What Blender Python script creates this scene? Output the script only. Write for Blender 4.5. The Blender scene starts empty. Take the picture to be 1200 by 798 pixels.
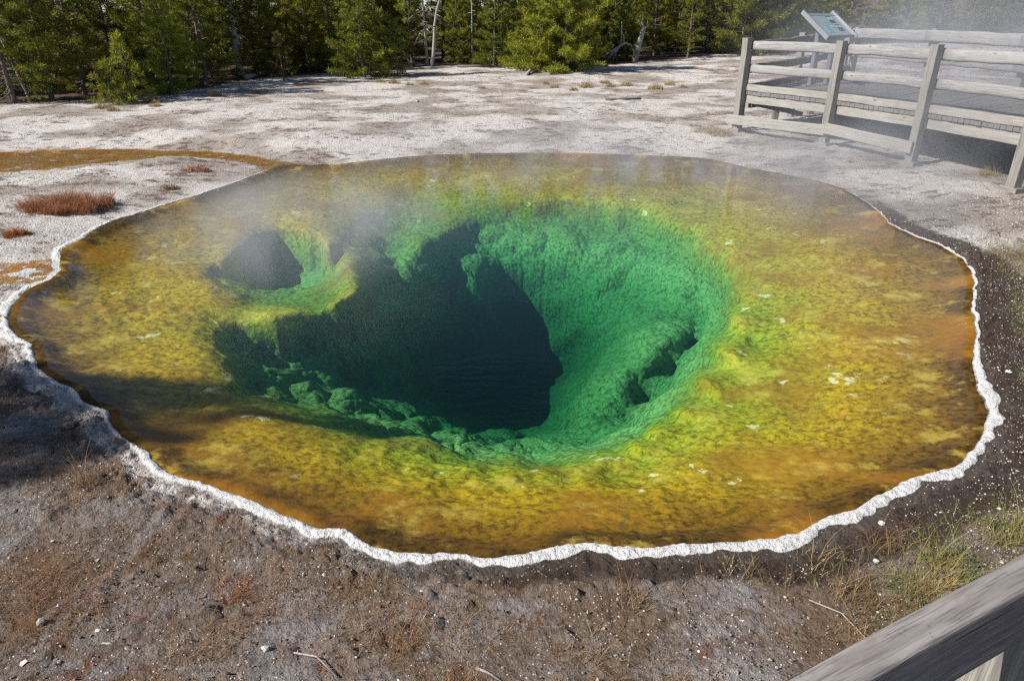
import bpy, bmesh, math, random
import numpy as np
from mathutils import Vector, Matrix
C = bpy.context.scene
COL = C.collection
R = math.radians
random.seed(7)

# ------------------------------------------------------------------ camera
CAM_Z = 2.7
F_PX = 820.0
PITCH = R(24.8)
cd = bpy.data.cameras.new('camera'); cam = bpy.data.objects.new('camera', cd); COL.objects.link(cam)
cam.location = (0, 0, CAM_Z); cam.rotation_euler = (R(90) - PITCH, 0, 0)
cd.sensor_width = 36; cd.lens = 36 * F_PX / 1200; cd.clip_start = 0.05; cd.clip_end = 2000
C.camera = cam

# ------------------------------------------------------------------ sky, sun, exposure
SUN_EL, SUN_AZ = R(40), R(251)          # azimuth clockwise from +Y
w = bpy.data.worlds.new('World'); C.world = w; w.use_nodes = True
nt = w.node_tree; bg = nt.nodes['Background']
sky = nt.nodes.new('ShaderNodeTexSky'); sky.sky_type = 'NISHITA'; sky.sun_disc = False
sky.sun_elevation = SUN_EL; sky.sun_rotation = SUN_AZ; sky.altitude = 2200
nt.links.new(sky.outputs[0], bg.inputs[0]); bg.inputs[1].default_value = 0.065
sl = bpy.data.lights.new('sun', 'SUN'); sun = bpy.data.objects.new('sun', sl); COL.objects.link(sun)
sl.energy = 4.5; sl.angle = R(0.53); sl.color = (1.0, 0.955, 0.89)
to_sun = Vector((math.sin(SUN_AZ) * math.cos(SUN_EL), math.cos(SUN_AZ) * math.cos(SUN_EL), math.sin(SUN_EL)))
sun.rotation_euler = to_sun.to_track_quat('Z', 'Y').to_euler(); sun.location = (-20, -5, 20)
C.view_settings.view_transform = 'Standard'; C.view_settings.look = 'None'
C.view_settings.exposure = 0.80; C.view_settings.gamma = 1
C.render.engine = 'CYCLES'
C.cycles.use_denoising = False; C.cycles.filter_width = 1.3
C.cycles.max_bounces = 8; C.cycles.transparent_max_bounces = 16; C.cycles.volume_bounces = 0
C.cycles.sample_clamp_indirect = 6

# ------------------------------------------------------------------ measuring helpers
SP, CP = math.sin(PITCH), math.cos(PITCH)
def ray(px, py):
    x = (px - 600) / F_PX; v = (py - 399) / F_PX
    return x, CP - v * SP, SP + v * CP           # right, forward, down
def at_depth(px, py, z=0.0):
    x, f, d = ray(px, py); t = (CAM_Z - z) / d
    return x * t, f * t

# ------------------------------------------------------------------ numpy noise
def _hash(ix, iy, seed):
    h = (ix.astype(np.int64) * 374761393 + iy.astype(np.int64) * 668265263 + seed * 974711) & 0x7fffffff
    h = ((h ^ (h >> 13)) * 1274126177) & 0x7fffffff
    h = ((h ^ (h >> 15)) * 668265263) & 0x7fffffff
    return (h ^ (h >> 16))
def gnoise(x, y, seed=0):
    ix = np.floor(x); iy = np.floor(y); fx = x - ix; fy = y - iy
    u = fx * fx * fx * (fx * (fx * 6 - 15) + 10); v = fy * fy * fy * (fy * (fy * 6 - 15) + 10)
    def g(ox, oy):
        a = (_hash(ix + ox, iy + oy, seed) & 1023) * (2 * math.pi / 1024)
        return np.cos(a) * (fx - ox) + np.sin(a) * (fy - oy)
    n0 = g(0, 0) * (1 - u) + g(1, 0) * u
    n1 = g(0, 1) * (1 - u) + g(1, 1) * u
    return (n0 * (1 - v) + n1 * v) * 1.5
def fbm(x, y, scale, octv=4, seed=0, gain=0.5):
    s = 0; a = 1.0
    for o in range(octv):
        s = s + a * gnoise(x * scale + 17.3 * o, y * scale - 9.1 * o, seed + o * 31); scale *= 2.03; a *= gain
    return s
def worley(x, y, scale, seed=0):
    """rounded knobs, 0 in the creases to 1 on top"""
    x = x * scale; y = y * scale; ix = np.floor(x); iy = np.floor(y); best = np.full(x.shape, 9.0)
    for ox in (-1, 0, 1):
        for oy in (-1, 0, 1):
            h = _hash(ix + ox, iy + oy, seed); px = ix + ox + .1 + .8 * (h & 1023) / 1023; py = iy + oy + .1 + .8 * ((h >> 10) & 1023) / 1023
            best = np.minimum(best, (px - x) ** 2 + (py - y) ** 2)
    return np.sqrt(np.maximum(0, 1 - best / .8))
def sstep(a, b, x):
    t = np.clip((x - a) / (b - a), 0, 1); return t * t * (3 - 2 * t)

# ------------------------------------------------------------------ node helpers
class NT:
    def __init__(s, name):
        s.m = bpy.data.materials.new(name); s.m.use_nodes = True
        s.t = s.m.node_tree; s.t.nodes.clear(); s.out = s.t.nodes.new('ShaderNodeOutputMaterial')
    def n(s, kind, **kw):
        nd = s.t.nodes.new(kind)
        for k, v in kw.items(): setattr(nd, k, v)
        return nd
    def put(s, sock, v):
        if v is None: return
        if hasattr(v, 'is_output') or isinstance(v, bpy.types.NodeSocket): s.t.links.new(v, sock)
        else:
            if isinstance(v, (tuple, list)) and len(v) == 3 and sock.type == 'RGBA': v = (*v, 1)
            sock.default_value = v
    def math(s, op, a, b=0.0, c=None, clamp=False):
        nd = s.n('ShaderNodeMath', operation=op, use_clamp=clamp)
        s.put(nd.inputs[0], a); s.put(nd.inputs[1], b)
        if c is not None: s.put(nd.inputs[2], c)
        return nd.outputs[0]
    def mix(s, fac, a, b, blend='MIX'):
        nd = s.n('ShaderNodeMix', data_type='RGBA', blend_type=blend)
        s.put(nd.inputs[0], fac); s.put(nd.inputs[6], a); s.put(nd.inputs[7], b)
        return nd.outputs[2]
    def noise(s, vec, scale, detail=4, rough=0.55, dist=0.0):
        nd = s.n('ShaderNodeTexNoise'); s.put(nd.inputs['Vector'], vec); nd.inputs['Scale'].default_value = scale
        nd.inputs['Detail'].default_value = detail; nd.inputs['Roughness'].default_value = rough; nd.inputs['Distortion'].default_value = dist
        return nd.outputs[0]
    def voro(s, vec, scale, feature='F1', out='Distance', rand=1.0):
        nd = s.n('ShaderNodeTexVoronoi', feature=feature); s.put(nd.inputs['Vector'], vec); nd.inputs['Scale'].default_value = scale
        nd.inputs['Randomness'].default_value = rand
        return nd.outputs[out]
    def map(s, v, a, b, c=0.0, d=1.0, smooth=False):
        nd = s.n('ShaderNodeMapRange', interpolation_type='SMOOTHSTEP' if smooth else 'LINEAR')
        for i, q in enumerate((v, a, b, c, d)): s.put(nd.inputs[i], q)
        return nd.outputs[0]
    def ramp(s, fac, stops, interp='LINEAR'):
        nd = s.n('ShaderNodeValToRGB'); s.put(nd.inputs[0], fac); cr = nd.color_ramp; cr.interpolation = interp
        while len(cr.elements) > 1: cr.elements.remove(cr.elements[-1])
        cr.elements[0].position = stops[0][0]; cr.elements[0].color = (*stops[0][1], 1)
        for p, c in stops[1:]:
            e = cr.elements.new(p); e.color = (*c, 1)
        return nd.outputs[0]
    def attr(s, name, out='Fac'):
        nd = s.n('ShaderNodeAttribute', attribute_name=name); return nd.outputs[out]
    def sep(s, v):
        nd = s.n('ShaderNodeSeparateXYZ'); s.put(nd.inputs[0], v); return nd.outputs
    def pos(s): return s.n('ShaderNodeNewGeometry').outputs['Position']
    def obj(s): return s.n('ShaderNodeTexCoord').outputs['Object']
    def mapping(s, vec, scale=(1, 1, 1), loc=(0, 0, 0), rot=(0, 0, 0)):
        nd = s.n('ShaderNodeMapping'); s.put(nd.inputs[0], vec); nd.inputs[3].default_value = scale; nd.inputs[1].default_value = loc; nd.inputs[2].default_value = rot
        return nd.outputs[0]
    def bump(s, h, strength=0.5, dist=0.02, normal=None):
        nd = s.n('ShaderNodeBump'); s.put(nd.inputs['Strength'], strength); nd.inputs['Distance'].default_value = dist
        s.put(nd.inputs['Height'], h)
        if normal is not None: s.put(nd.inputs['Normal'], normal)
        return nd.outputs[0]
    def principled(s, color, rough=0.8, normal=None, spec=0.5, **kw):
        nd = s.n('ShaderNodeBsdfPrincipled'); s.put(nd.inputs['Base Color'], color); s.put(nd.inputs['Roughness'], rough)
        nd.inputs['Specular IOR Level'].default_value = spec
        if normal is not None: s.put(nd.inputs['Normal'], normal)
        for k, v in kw.items(): s.put(nd.inputs[k], v)
        s.t.links.new(nd.outputs[0], s.out.inputs[0]); return nd

def tag(o, label=None, cat=None, group=None, kind=None):
    if label: o['label'] = label
    if cat: o['category'] = cat
    if group: o['group'] = group
    if kind: o['kind'] = kind
    return o
def np_mesh(name, verts, faces, mat, smooth=True, attrs=None):
    """verts (n,3), faces (m,k) arrays"""
    me = bpy.data.meshes.new(name); k = faces.shape[1]
    me.vertices.add(len(verts)); me.vertices.foreach_set('co', np.asarray(verts, np.float32).ravel())
    me.loops.add(faces.size); me.loops.foreach_set('vertex_index', faces.astype(np.int32).ravel())
    me.polygons.add(len(faces)); me.polygons.foreach_set('loop_start', np.arange(0, faces.size, k, dtype=np.int32))
    me.polygons.foreach_set('loop_total', np.full(len(faces), k, np.int32))
    me.polygons.foreach_set('use_smooth', np.full(len(faces), smooth, bool))
    for an, av in (attrs or {}).items():
        av = np.asarray(av, np.float32)
        if av.ndim == 1:
            a = me.attributes.new(an, 'FLOAT', 'POINT'); a.data.foreach_set('value', av)
        else:
            a = me.attributes.new(an, 'FLOAT_COLOR', 'POINT'); a.data.foreach_set('color', np.hstack([av, np.ones((len(av), 1), np.float32)]).astype(np.float32).ravel())
    me.update(calc_edges=True); me.materials.append(mat)
    return me
def link(name, me, parent=None):
    o = bpy.data.objects.new(name, me); COL.objects.link(o)
    if parent is not None: o.parent = parent
    return o

# ------------------------------------------------------------------ the pool outline (measured water edge)
SHORE_PX = [(600,652),(633,648),(687,639),(740,644),(800,640),(860,637),(900,632),(940,622),(970,606),(1012,592),(1045,571),(1080,558),(1120,546),
 (1138,530),(1149,510),(1156,490),(1150,468),(1141,445),(1138,430),(1140,405),(1142,390),(1137,365),(1140,345),(1137,320),(1128,305),(1100,288),(1070,277),(1042,264),
 (1030,250),(1013,237),(987,222),(960,213),(913,204),(873,196),(833,187),(800,184.5),(733,182),(683,180),(600,180),(510,182),(433,189),(400,193),(352,194),(333,193),(317,199),
 (283,213),(233,230),(177,247),(125,263),(98,280),(74,293),(72,318),(60,328),(37,338),(23,349),(15,362),(10,383),(17,392),(38,404),(42,418),(47,433),(60,443),(92,459),(100,473),(128,482),
 (132,496),(143,513),(173,530),(187,549),(213,563),(233,566),(267,576),(290,583),(313,597),(353,612),(370,620),(400,620),(412,624),(420,632),(433,642),(477,648),(540,650),(567,654)]
shore = np.array([at_depth(*p) for p in SHORE_PX])
CEN = np.array([0.1, 7.6])
dv = shore - CEN; th = np.arctan2(dv[:, 1], dv[:, 0]); rr = np.hypot(dv[:, 0], dv[:, 1])
o_ = np.argsort(th); th, rr = th[o_], rr[o_]
TH = np.concatenate([th - 2 * math.pi, th, th + 2 * math.pi]); RR = np.tile(rr, 3)
def shore_r(t):
    t = (t + math.pi) % (2 * math.pi) - math.pi
    return np.interp(t, TH, RR)
NT_ANG = 1500
ang = np.linspace(-math.pi, math.pi, NT_ANG, endpoint=False)
k_ = np.array([1, 2, 3, 2, 1.0]); k_ /= k_.sum()
sr = shore_r(ang)
sr = sum(np.roll(sr, i - 2) * k_[i] for i in range(5))
# scalloped edge
cx, cy = np.cos(ang), np.sin(ang)
sr = sr + 0.022 * fbm(cx * sr, cy * sr, 3.0, 4, 5) + 0.01 * np.abs(fbm(cx * sr, cy * sr, 9.0, 2, 9))
dsr = (np.roll(sr, -8) - np.roll(sr, 8)) / (16 * 2 * math.pi / NT_ANG)
cosphi = sr / np.sqrt(sr * sr + dsr * dsr); cosphi = np.clip(cosphi, 0.25, 1)

# ------------------------------------------------------------------ pool depth (thin plate spline through soundings)
S = [(1080,400,.12),(1100,330,.08),(1000,330,.18),(1050,480,.12),(1000,450,.2),(950,400,.28),(900,350,.36),(950,500,.26),(900,450,.38),(950,560,.13),(870,540,.28),(880,400,.44),
 (870,470,.40),(800,545,.30),(850,590,.13),(750,570,.26),(760,615,.10),(650,600,.16),(680,560,.32),(560,600,.15),(600,565,.32),(500,570,.22),(450,590,.11),(420,545,.26),(350,540,.18),
 (330,500,.28),(300,560,.07),(250,520,.13),(230,470,.22),(180,480,.14),(150,420,.19),(200,390,.24),(100,400,.14),(90,350,.13),(160,330,.2),(230,350,.25),(180,280,.15),(230,290,.2),
 (260,250,.13),(320,230,.14),(380,215,.16),(450,205,.17),(550,200,.18),(650,200,.18),(750,205,.18),(850,220,.19),(900,240,.19),(950,260,.17),(850,270,.30),(900,300,.29),(800,240,.28),(400,198,.08),(520,188,.08),(620,186,.08),(740,189,.08),(850,203,.08),(940,224,.08),(1010,260,.07),
 (700,225,.24),(600,222,.28),(520,225,.3),(450,235,.3),
 # lip of the funnel
 (600,238,.42),(640,238,.42),(690,240,.42),(720,245,.42),(765,254,.42),(800,268,.42),(830,288,.42),(848,308,.42),(864,345,.44),(856,375,.48),(840,410,.5),(818,445,.52),(793,480,.52),(765,505,.5),(740,522,.5),(705,536,.5),(670,545,.5),(635,549,.52),(600,548,.52),(565,545,.52),(530,540,.5),(490,533,.46),(450,522,.44),(410,513,.42),(370,500,.4),(330,486,.38),(300,472,.38),(275,450,.36),(260,428,.35),(250,405,.34),(248,385,.34),
 # the shelf running down to the lip
 (880,325,.36),(890,365,.40),(876,400,.43),(856,435,.44),(832,468,.44),(808,496,.43),(782,518,.42),(752,536,.42),(715,550,.41),(672,558,.40),(622,561,.40),(572,558,.40),(520,551,.37),(470,545,.35),(420,534,.32),
 # just inside the lip
 (600,252,.62),(650,252,.66),(700,254,.68),(750,264,.7),(800,288,.75),(825,318,.85),(838,350,1.1),(832,378,1.3),(818,408,1.5),(795,442,1.6),(768,474,1.65),(738,503,1.6),(700,520,1.45),(660,529,1.45),(620,533,1.45),(580,531,1.4),(540,524,1.25),(500,519,.95),(460,510,.85),(420,500,.8),(380,488,.72),(340,474,.66),(312,460,.64),(292,440,.62),(280,420,.6),(275,400,.56),
 # far and right wall
 (600,275,.85),(660,285,.9),(720,295,.95),(770,310,1.0),(800,345,1.15),(800,385,1.35),(770,365,1.4),(740,340,1.45),(700,330,1.4),(700,370,1.9),(640,310,1.25),(640,345,1.8),(590,300,1.2),(565,285,1.0),(575,330,1.45),(550,312,1.15),(600,358,2.2),(650,385,2.5),(690,408,2.5),(725,388,1.75),(758,398,1.2),
 # boulder on the right
 (745,420,1.3),(712,432,1.5),(690,448,1.75),(668,468,2.0),(712,478,1.5),(655,485,2.2),(772,428,1.35),(688,500,1.65),(738,460,1.4),(790,405,1.25),
 # throat
 (655,450,3.2),(672,425,3.2),(600,372,2.3),(610,390,2.8),(560,340,1.45),(540,322,1.2),(580,420,4.0),(600,450,4.2),(640,440,4.0),(560,470,4.0),(520,440,3.6),(545,390,2.3),(510,400,2.0),(530,360,1.8),(510,345,1.55),(522,330,1.4),(570,372,2.0),(600,485,3.6),(640,490,2.8),(560,492,3.2),(530,475,3.2),(620,508,2.5),(570,512,2.5),(540,500,2.5),(660,512,2.1),(620,520,1.9),(580,520,1.9),
 # left slope
 (300,430,.80),(350,430,1.0),(400,430,1.3),(450,430,1.8),(480,430,2.3),(300,455,.72),(350,465,.9),(400,475,1.05),(450,490,1.3),(500,500,1.7),(505,480,2.4),(480,460,2.3),(430,455,1.7),(300,400,.62),(350,400,.72),(400,400,.95),(450,390,1.4),(480,370,1.4),(480,340,1.15),(515,310,1.12),(535,290,.95),
 (470,275,.72),(455,300,.8),(450,335,1.0),(428,362,.8),(462,252,.5),(432,265,.5),(440,290,.66),(552,272,.8),(500,245,.5),(505,262,.62),(400,285,.36),(330,388,.55),(375,380,.62),
 # bright ridges
 (487,308,.85),(495,290,.7),(508,280,.66),(520,270,.62),(540,256,.56),(500,318,1.0),(415,330,.42),(425,345,.46),(395,358,.44),(405,310,.38),(380,290,.33),(360,275,.3),(320,370,.36),(345,366,.42),(375,364,.5),
 # second vent
 (340,318,1.0),(318,325,.9),(362,312,.95),(345,338,.9),(300,302,.62),(320,290,.58),(345,283,.5),(370,290,.6),(388,305,.62),(392,325,.58),(380,345,.6),(350,357,.55),(320,353,.6),(296,340,.66),(284,320,.58),(290,292,.33),(265,308,.26),(280,345,.36),(250,335,.24),(255,300,.22),(262,320,.42),(235,322,.22)]
P0 = np.array([(px / 100, py / 60, d) for px, py, d in S] + [(px / 100, py / 60, .03) for px, py in SHORE_PX])
def rbf(a, b): return -np.sqrt((a[:, None, 0] - b[None, :, 0]) ** 2 + (a[:, None, 1] - b[None, :, 1]) ** 2 + .006)
_n = len(P0); _Q = np.hstack([np.ones((_n, 1)), P0[:, :2]])
_A = np.block([[rbf(P0, P0) - .004 * np.eye(_n), _Q], [_Q.T, np.zeros((3, 3))]])
Wt = np.linalg.solve(_A, np.concatenate([P0[:, 2], np.zeros(3)]))
SX0, SX1, SY0, SY1, SNX, SNY = -40.0, 1240.0, 165.0, 690.0, 640, 350
_gx, _gy = np.meshgrid(np.linspace(SX0, SX1, SNX), np.linspace(SY0, SY1, SNY))
_pp = np.stack([_gx.ravel() / 100, _gy.ravel() / 60], 1); _v = np.empty(len(_pp))
for _i in range(0, len(_pp), 20000):
    q = _pp[_i:_i + 20000]; _v[_i:_i + 20000] = rbf(q, P0) @ Wt[:-3] + Wt[-3] + q @ Wt[-2:]
SOUND = np.clip(_v.reshape(SNY, SNX), .02, 4.6)
def sounded(px, py):
    fx = np.clip((px - SX0) / (SX1 - SX0) * (SNX - 1), 0, SNX - 1.001); fy = np.clip((py - SY0) / (SY1 - SY0) * (SNY - 1), 0, SNY - 1.001)
    ix = fx.astype(int); iy = fy.astype(int); fx = fx - ix; fy = fy - iy
    return (SOUND[iy, ix] * (1 - fx) + SOUND[iy, ix + 1] * fx) * (1 - fy) + (SOUND[iy + 1, ix] * (1 - fx) + SOUND[iy + 1, ix + 1] * fx) * fy
def tps(x, y):
    """depth below a plan point: the first depth, going down, that reaches the sounded floor"""
    dl = np.concatenate([np.linspace(0, 1.2, 61), np.linspace(1.2, 4.7, 60)[1:]])
    out = np.full(len(x), 4.6); done = np.zeros(len(x), bool); gp = None
    for k, d in enumerate(dl):
        dz = CAM_Z + d; zc = y * CP + dz * SP; px = 600 + F_PX * x / zc; py = 399 + F_PX * (dz * CP - y * SP) / zc
        g = d - sounded(px, py)
        if k:
            m = (~done) & (g >= 0); out[m] = dl[k - 1] + (d - dl[k - 1]) * (-gp[m]) / np.maximum(1e-6, g[m] - gp[m]); done |= m
        gp = g
    return np.clip(out, .0, 4.6)

# ------------------------------------------------------------------ terrain height outside the pool
def polar(x, y):
    dx, dy = x - CEN[0], y - CEN[1]; t = np.arctan2(dy, dx); r = np.hypot(dx, dy)
    i = (t + math.pi) / (2 * math.pi) * NT_ANG; i0 = np.floor(i).astype(int) % NT_ANG; i1 = (i0 + 1) % NT_ANG; f = i - np.floor(i)
    s0 = sr[i0] * (1 - f) + sr[i1] * f
    cph = cosphi[i0]
    return t, r, (r - s0) * cph
def seg_dist(x, y, line):
    """distance to a polyline and the position along it (0..1)"""
    best = np.full(x.shape, 1e9); u = np.zeros_like(x); n = len(line) - 1
    for i in range(n):
        a, b = line[i], line[i + 1]; d = b - a; L2 = d @ d
        q = np.clip(((x - a[0]) * d[0] + (y - a[1]) * d[1]) / L2, 0, 1)
        dd = np.hypot(x - a[0] - q * d[0], y - a[1] - q * d[1]); m = dd < best
        best[m] = dd[m]; u[m] = (i + q[m]) / n
    return best, u
CH1 = np.array([at_depth(*p) for p in [(330,195),(300,188),(265,183),(225,181),(180,182),(120,184),(60,187),(0,189),(-120,193),(-260,200)]])
CH2 = np.array([at_depth(*p) for p in [(90,315),(55,316),(15,320),(-40,326),(-120,335)]])
def channel_masks(x, y):
    d1, u1 = seg_dist(x, y, CH1); d2, u2 = seg_dist(x, y, CH2)
    wob = 0.25 * fbm(x, y, 0.9, 3, 71)
    w1 = np.interp(u1, [0, .1, .25, .45, .6, 1], [.42, .30, .36, .6, 1.25, 1.6]) * (1 + wob)
    w2 = np.interp(u2, [0, .3, 1], [.5, .55, .6]) * (1 + 1.6 * wob)
    return d1 / w1, d2 / w2
def ground_h(x, y):
    """terrain height, and masks"""
    x = np.atleast_1d(np.asarray(x, float)); y = np.atleast_1d(np.asarray(y, float))
    t, r, s = polar(x, y); so = np.maximum(s, 0)
    base = 0.012 + 0.15 * sstep(0.05, 2.2, so) + 0.07 * sstep(1.5, 5, so)
    far = np.hypot(x, y)
    c1, c2 = channel_masks(x, y)
    base = base * (.06 + .94 * sstep(.9, 3.6, c1)) * (.06 + .94 * sstep(.9, 3.2, c2))
    base = base + 0.012 * np.maximum(far - 24, 0) * sstep(24, 40, far) + 0.05 * fbm(x, y, 0.25, 3, 3) * sstep(.8, 3, so) * sstep(.9, 3.6, c1) * sstep(.9, 3.2, c2)
    # far right rise towards the misty wood
    base = base + 0.02 * np.maximum(far - 40, 0) * sstep(4, 30, x)
    # rim of white sinter
    wv = rim_w(t, x, y)
    rim = sstep(-.01, .035, s) * (1 - sstep(wv * .75, wv * 1.25, s))
    near = sstep(8.5, 5.5, y)
    lump = np.abs(fbm(x, y, 14, 3, 21)); lump2 = np.abs(fbm(x, y, 34, 2, 23))
    h = base + rim * (0.010 + 0.018 * lump + 0.014 * lump2)
    # broken crumbly soil
    rough = sstep(wv * .8, wv * 1.6 + .03, s) * sstep(9.5, 6.5, y - 0.25 * np.maximum(x, 0)) * (1 - sstep(8, 14, so))
    cl = np.abs(fbm(x, y, 6.5, 3, 33)); pk = np.maximum(0, fbm(x, y, 2.2, 2, 35))
    h = h + rough * (0.034 * (cl - .2) * (0.45 + pk) + 0.012 * fbm(x, y, 17, 3, 37) + 0.012 * np.abs(fbm(x, y, 47, 2, 39)))
    h = h + rough * (1 - sstep(.15, .6, so)) * .035 * (np.abs(fbm(x, y, 9, 3, 45)) - .2)
    h = h + (1 - rough) * sstep(.1, .6, so) * (0.012 * fbm(x, y, 5, 3, 41) + 0.02 * np.maximum(0, fbm(x, y, 2.6, 3, 43))) * (1 - sstep(20, 40, far))
    # run-off channels
    k1 = 1 - sstep(.55, 1.15, c1); k2 = 1 - sstep(.55, 1.1, c2)
    film1 = -0.016 + 0.022 * fbm(x, y, 2.2, 3, 51); film2 = -0.002 + 0.02 * fbm(x, y, 3.0, 3, 53)
    out = sstep(-.05, .0, s)
    h = h * (1 - k1 * out) + film1 * k1 * out
    h = h * (1 - k2 * out) + film2 * k2 * out
    return h, dict(t=t, s=s, wv=wv, rim=rim, rough=rough, k1=k1, k2=k2, c1=c1, c2=c2)
def rim_w(t, x, y):
    deg = np.degrees(t)
    w0 = np.interp(deg, [-180, -168, -150, -135, -110, -90, -70, -55, -45, -38, -34, -28, -22, -12, 0, 10, 20, 60, 90, 110, 130, 150, 165, 180],
                        [.16, .17, .07, .06, .13, .15, .15, .13, .13, .17, .15, .06, .05, .06, .05, .05, .05, .05, .07, .06, .08, .14, .16, .16])
    w0 = w0 * (.56 - .3 * sstep(7, 13, y))
    return w0 * (1 + 0.5 * fbm(x, y, 2.3, 3, 61)) + 0.05 * gnoise(x * 9, y * 9, 63) * w0 / .15
# ------------------------------------------------------------------ materials of the setting
def ground_material():
    n = NT('ground_sinter'); p = n.pos()
    z = n.attr('zones', 'Color'); zs = n.n('ShaderNodeSeparateColor'); n.put(zs.inputs[0], z); rim, dark, brown = zs.outputs[:3]
    z2 = n.n('ShaderNodeSeparateColor'); n.put(z2.inputs[0], n.attr('wet', 'Color')); mat_o, duff, wetm = z2.outputs[:3]
    n1 = n.noise(p, 0.9, 4); n2 = n.noise(p, 5, 5, .6); n3 = n.noise(p, 26, 6, .65); n4 = n.noise(p, 110, 4, .6)
    flat = n.mapping(p, (1, 1.6, 1)); nf = n.noise(flat, 3.2, 7, .72)
    pale = n.mix(n2, (.46, .415, .375), (.70, .655, .61))
    pale = n.mix(n.map(n.noise(p, 0.45, 3), .44, .58, smooth=True), pale, n.mix(n3, (.25, .21, .175), (.44, .385, .335)))
    # brown crumbs of dead plants lying on the sinter, in patches
    thr = n.math('ADD', n.math('MULTIPLY', n1, -.42), .745)
    sp = n.map(n.math('SUBTRACT', nf, thr), 0.0, .07, smooth=True)
    pale = n.mix(n.math('MULTIPLY', sp, .8), pale, n.mix(n3, (.075, .045, .032), (.17, .11, .08)))
    soil = n.mix(n3, (.035, .021, .013), (.25, .17, .11))
    soil = n.mix(n.map(n2, .40, .7, smooth=True), soil, n.mix(n4, (.09, .055, .032), (.29, .205, .135)))
    ash = n.map(n.math('ADD', n.noise(p, 1.5, 4, .6), n.math('MULTIPLY', n3, .35)), .59, .84, smooth=True)
    soil = n.mix(n.math('MULTIPLY', ash, .7), soil, n.mix(n4, (.16, .15, .15), (.48, .46, .46)))
    rust = n.map(n.noise(p, 3.1, 4, .6), .56, .70, smooth=True)
    soil = n.mix(n.math('MULTIPLY', rust, .85), soil, (.15, .065, .03))
    # white crumbs of sinter
    vc = n.n('ShaderNodeTexVoronoi'); n.put(vc.inputs['Vector'], p); vc.inputs['Scale'].default_value = 95
    cs = n.n('ShaderNodeSeparateColor'); n.put(cs.inputs[0], vc.outputs['Color'])
    crumb = n.math('MULTIPLY', n.math('GREATER_THAN', n.math('ADD', cs.outputs[0], n.math('MULTIPLY', n.noise(p, 2.2, 3), .5)), 1.22), n.math('LESS_THAN', vc.outputs['Distance'], .42))
    soil = n.mix(crumb, soil, (.62, .61, .60))
    bm = n.map(n.math('ADD', brown, n.math('MULTIPLY', n.math('SUBTRACT', n2, .5), .8)), .38, .62, smooth=True)
    col = n.mix(bm, pale, soil)
    dk = n.map(n.math('ADD', dark, n.math('MULTIPLY', n.math('SUBTRACT', n3, .5), .7)), .35, .7, smooth=True)
    col = n.mix(n.math('MULTIPLY', dk, .9), col, n.mix(n3, (.010, .007, .005), (.07, .04, .025)))
    col = n.mix(n.math('MULTIPLY', crumb, n.math('MULTIPLY', dk, .8)), col, (.55, .54, .53))
    # forest floor
    df = n.map(n.math('ADD', duff, n.math('MULTIPLY', n.math('SUBTRACT', nf, .5), 1.2)), .4, .62, smooth=True)
    col = n.mix(df, col, n.mix(n3, (.05, .03, .02), (.16, .09, .06)))
    # orange bacterial mat in the run-off
    om = n.map(n.math('ADD', mat_o, n.math('MULTIPLY', n.math('SUBTRACT', n2, .5), .5)), .2, .45, smooth=True)
    ocol = n.mix(n.map(n.noise(p, 2.2, 4), .38, .62), (.38, .13, .012), (.36, .22, .06))
    ocol = n.mix(n.map(n.noise(flat, 3.5, 5, .6), .56, .66, smooth=True), ocol, (.60, .48, .42))
    col = n.mix(om, col, ocol)
    rm = n.map(n.math('ADD', rim, n.math('MULTIPLY', n.math('SUBTRACT', n.noise(p, 14, 4, .6), .5), .7)), .30, .48, smooth=True)
    wh = n.mix(n.map(n3, .3, .65), (.66, .64, .62), (.85, .845, .835)); wh = n.mix(n.map(n.noise(p, 3.5, 4, .65), .60, .74, 0, .55, smooth=True), wh, (.50, .40, .32))
    col = n.mix(rm, col, wh)
    hgt = n.math('ADD', n.math('MULTIPLY', n3, 1.0), n.math('MULTIPLY', n4, .55))
    hgt = n.math('ADD', hgt, n.math('MULTIPLY', n.math('SUBTRACT', 1.0, n.voro(p, 40, 'SMOOTH_F1')), .5))
    hgt = n.math('ADD', hgt, n.math('MULTIPLY', crumb, .25))
    b = n.bump(hgt, 1.0, .042)
    n.principled(col, n.map(wetm, 0, 1, .92, .35), b, spec=.3)
    return n.m
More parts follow.
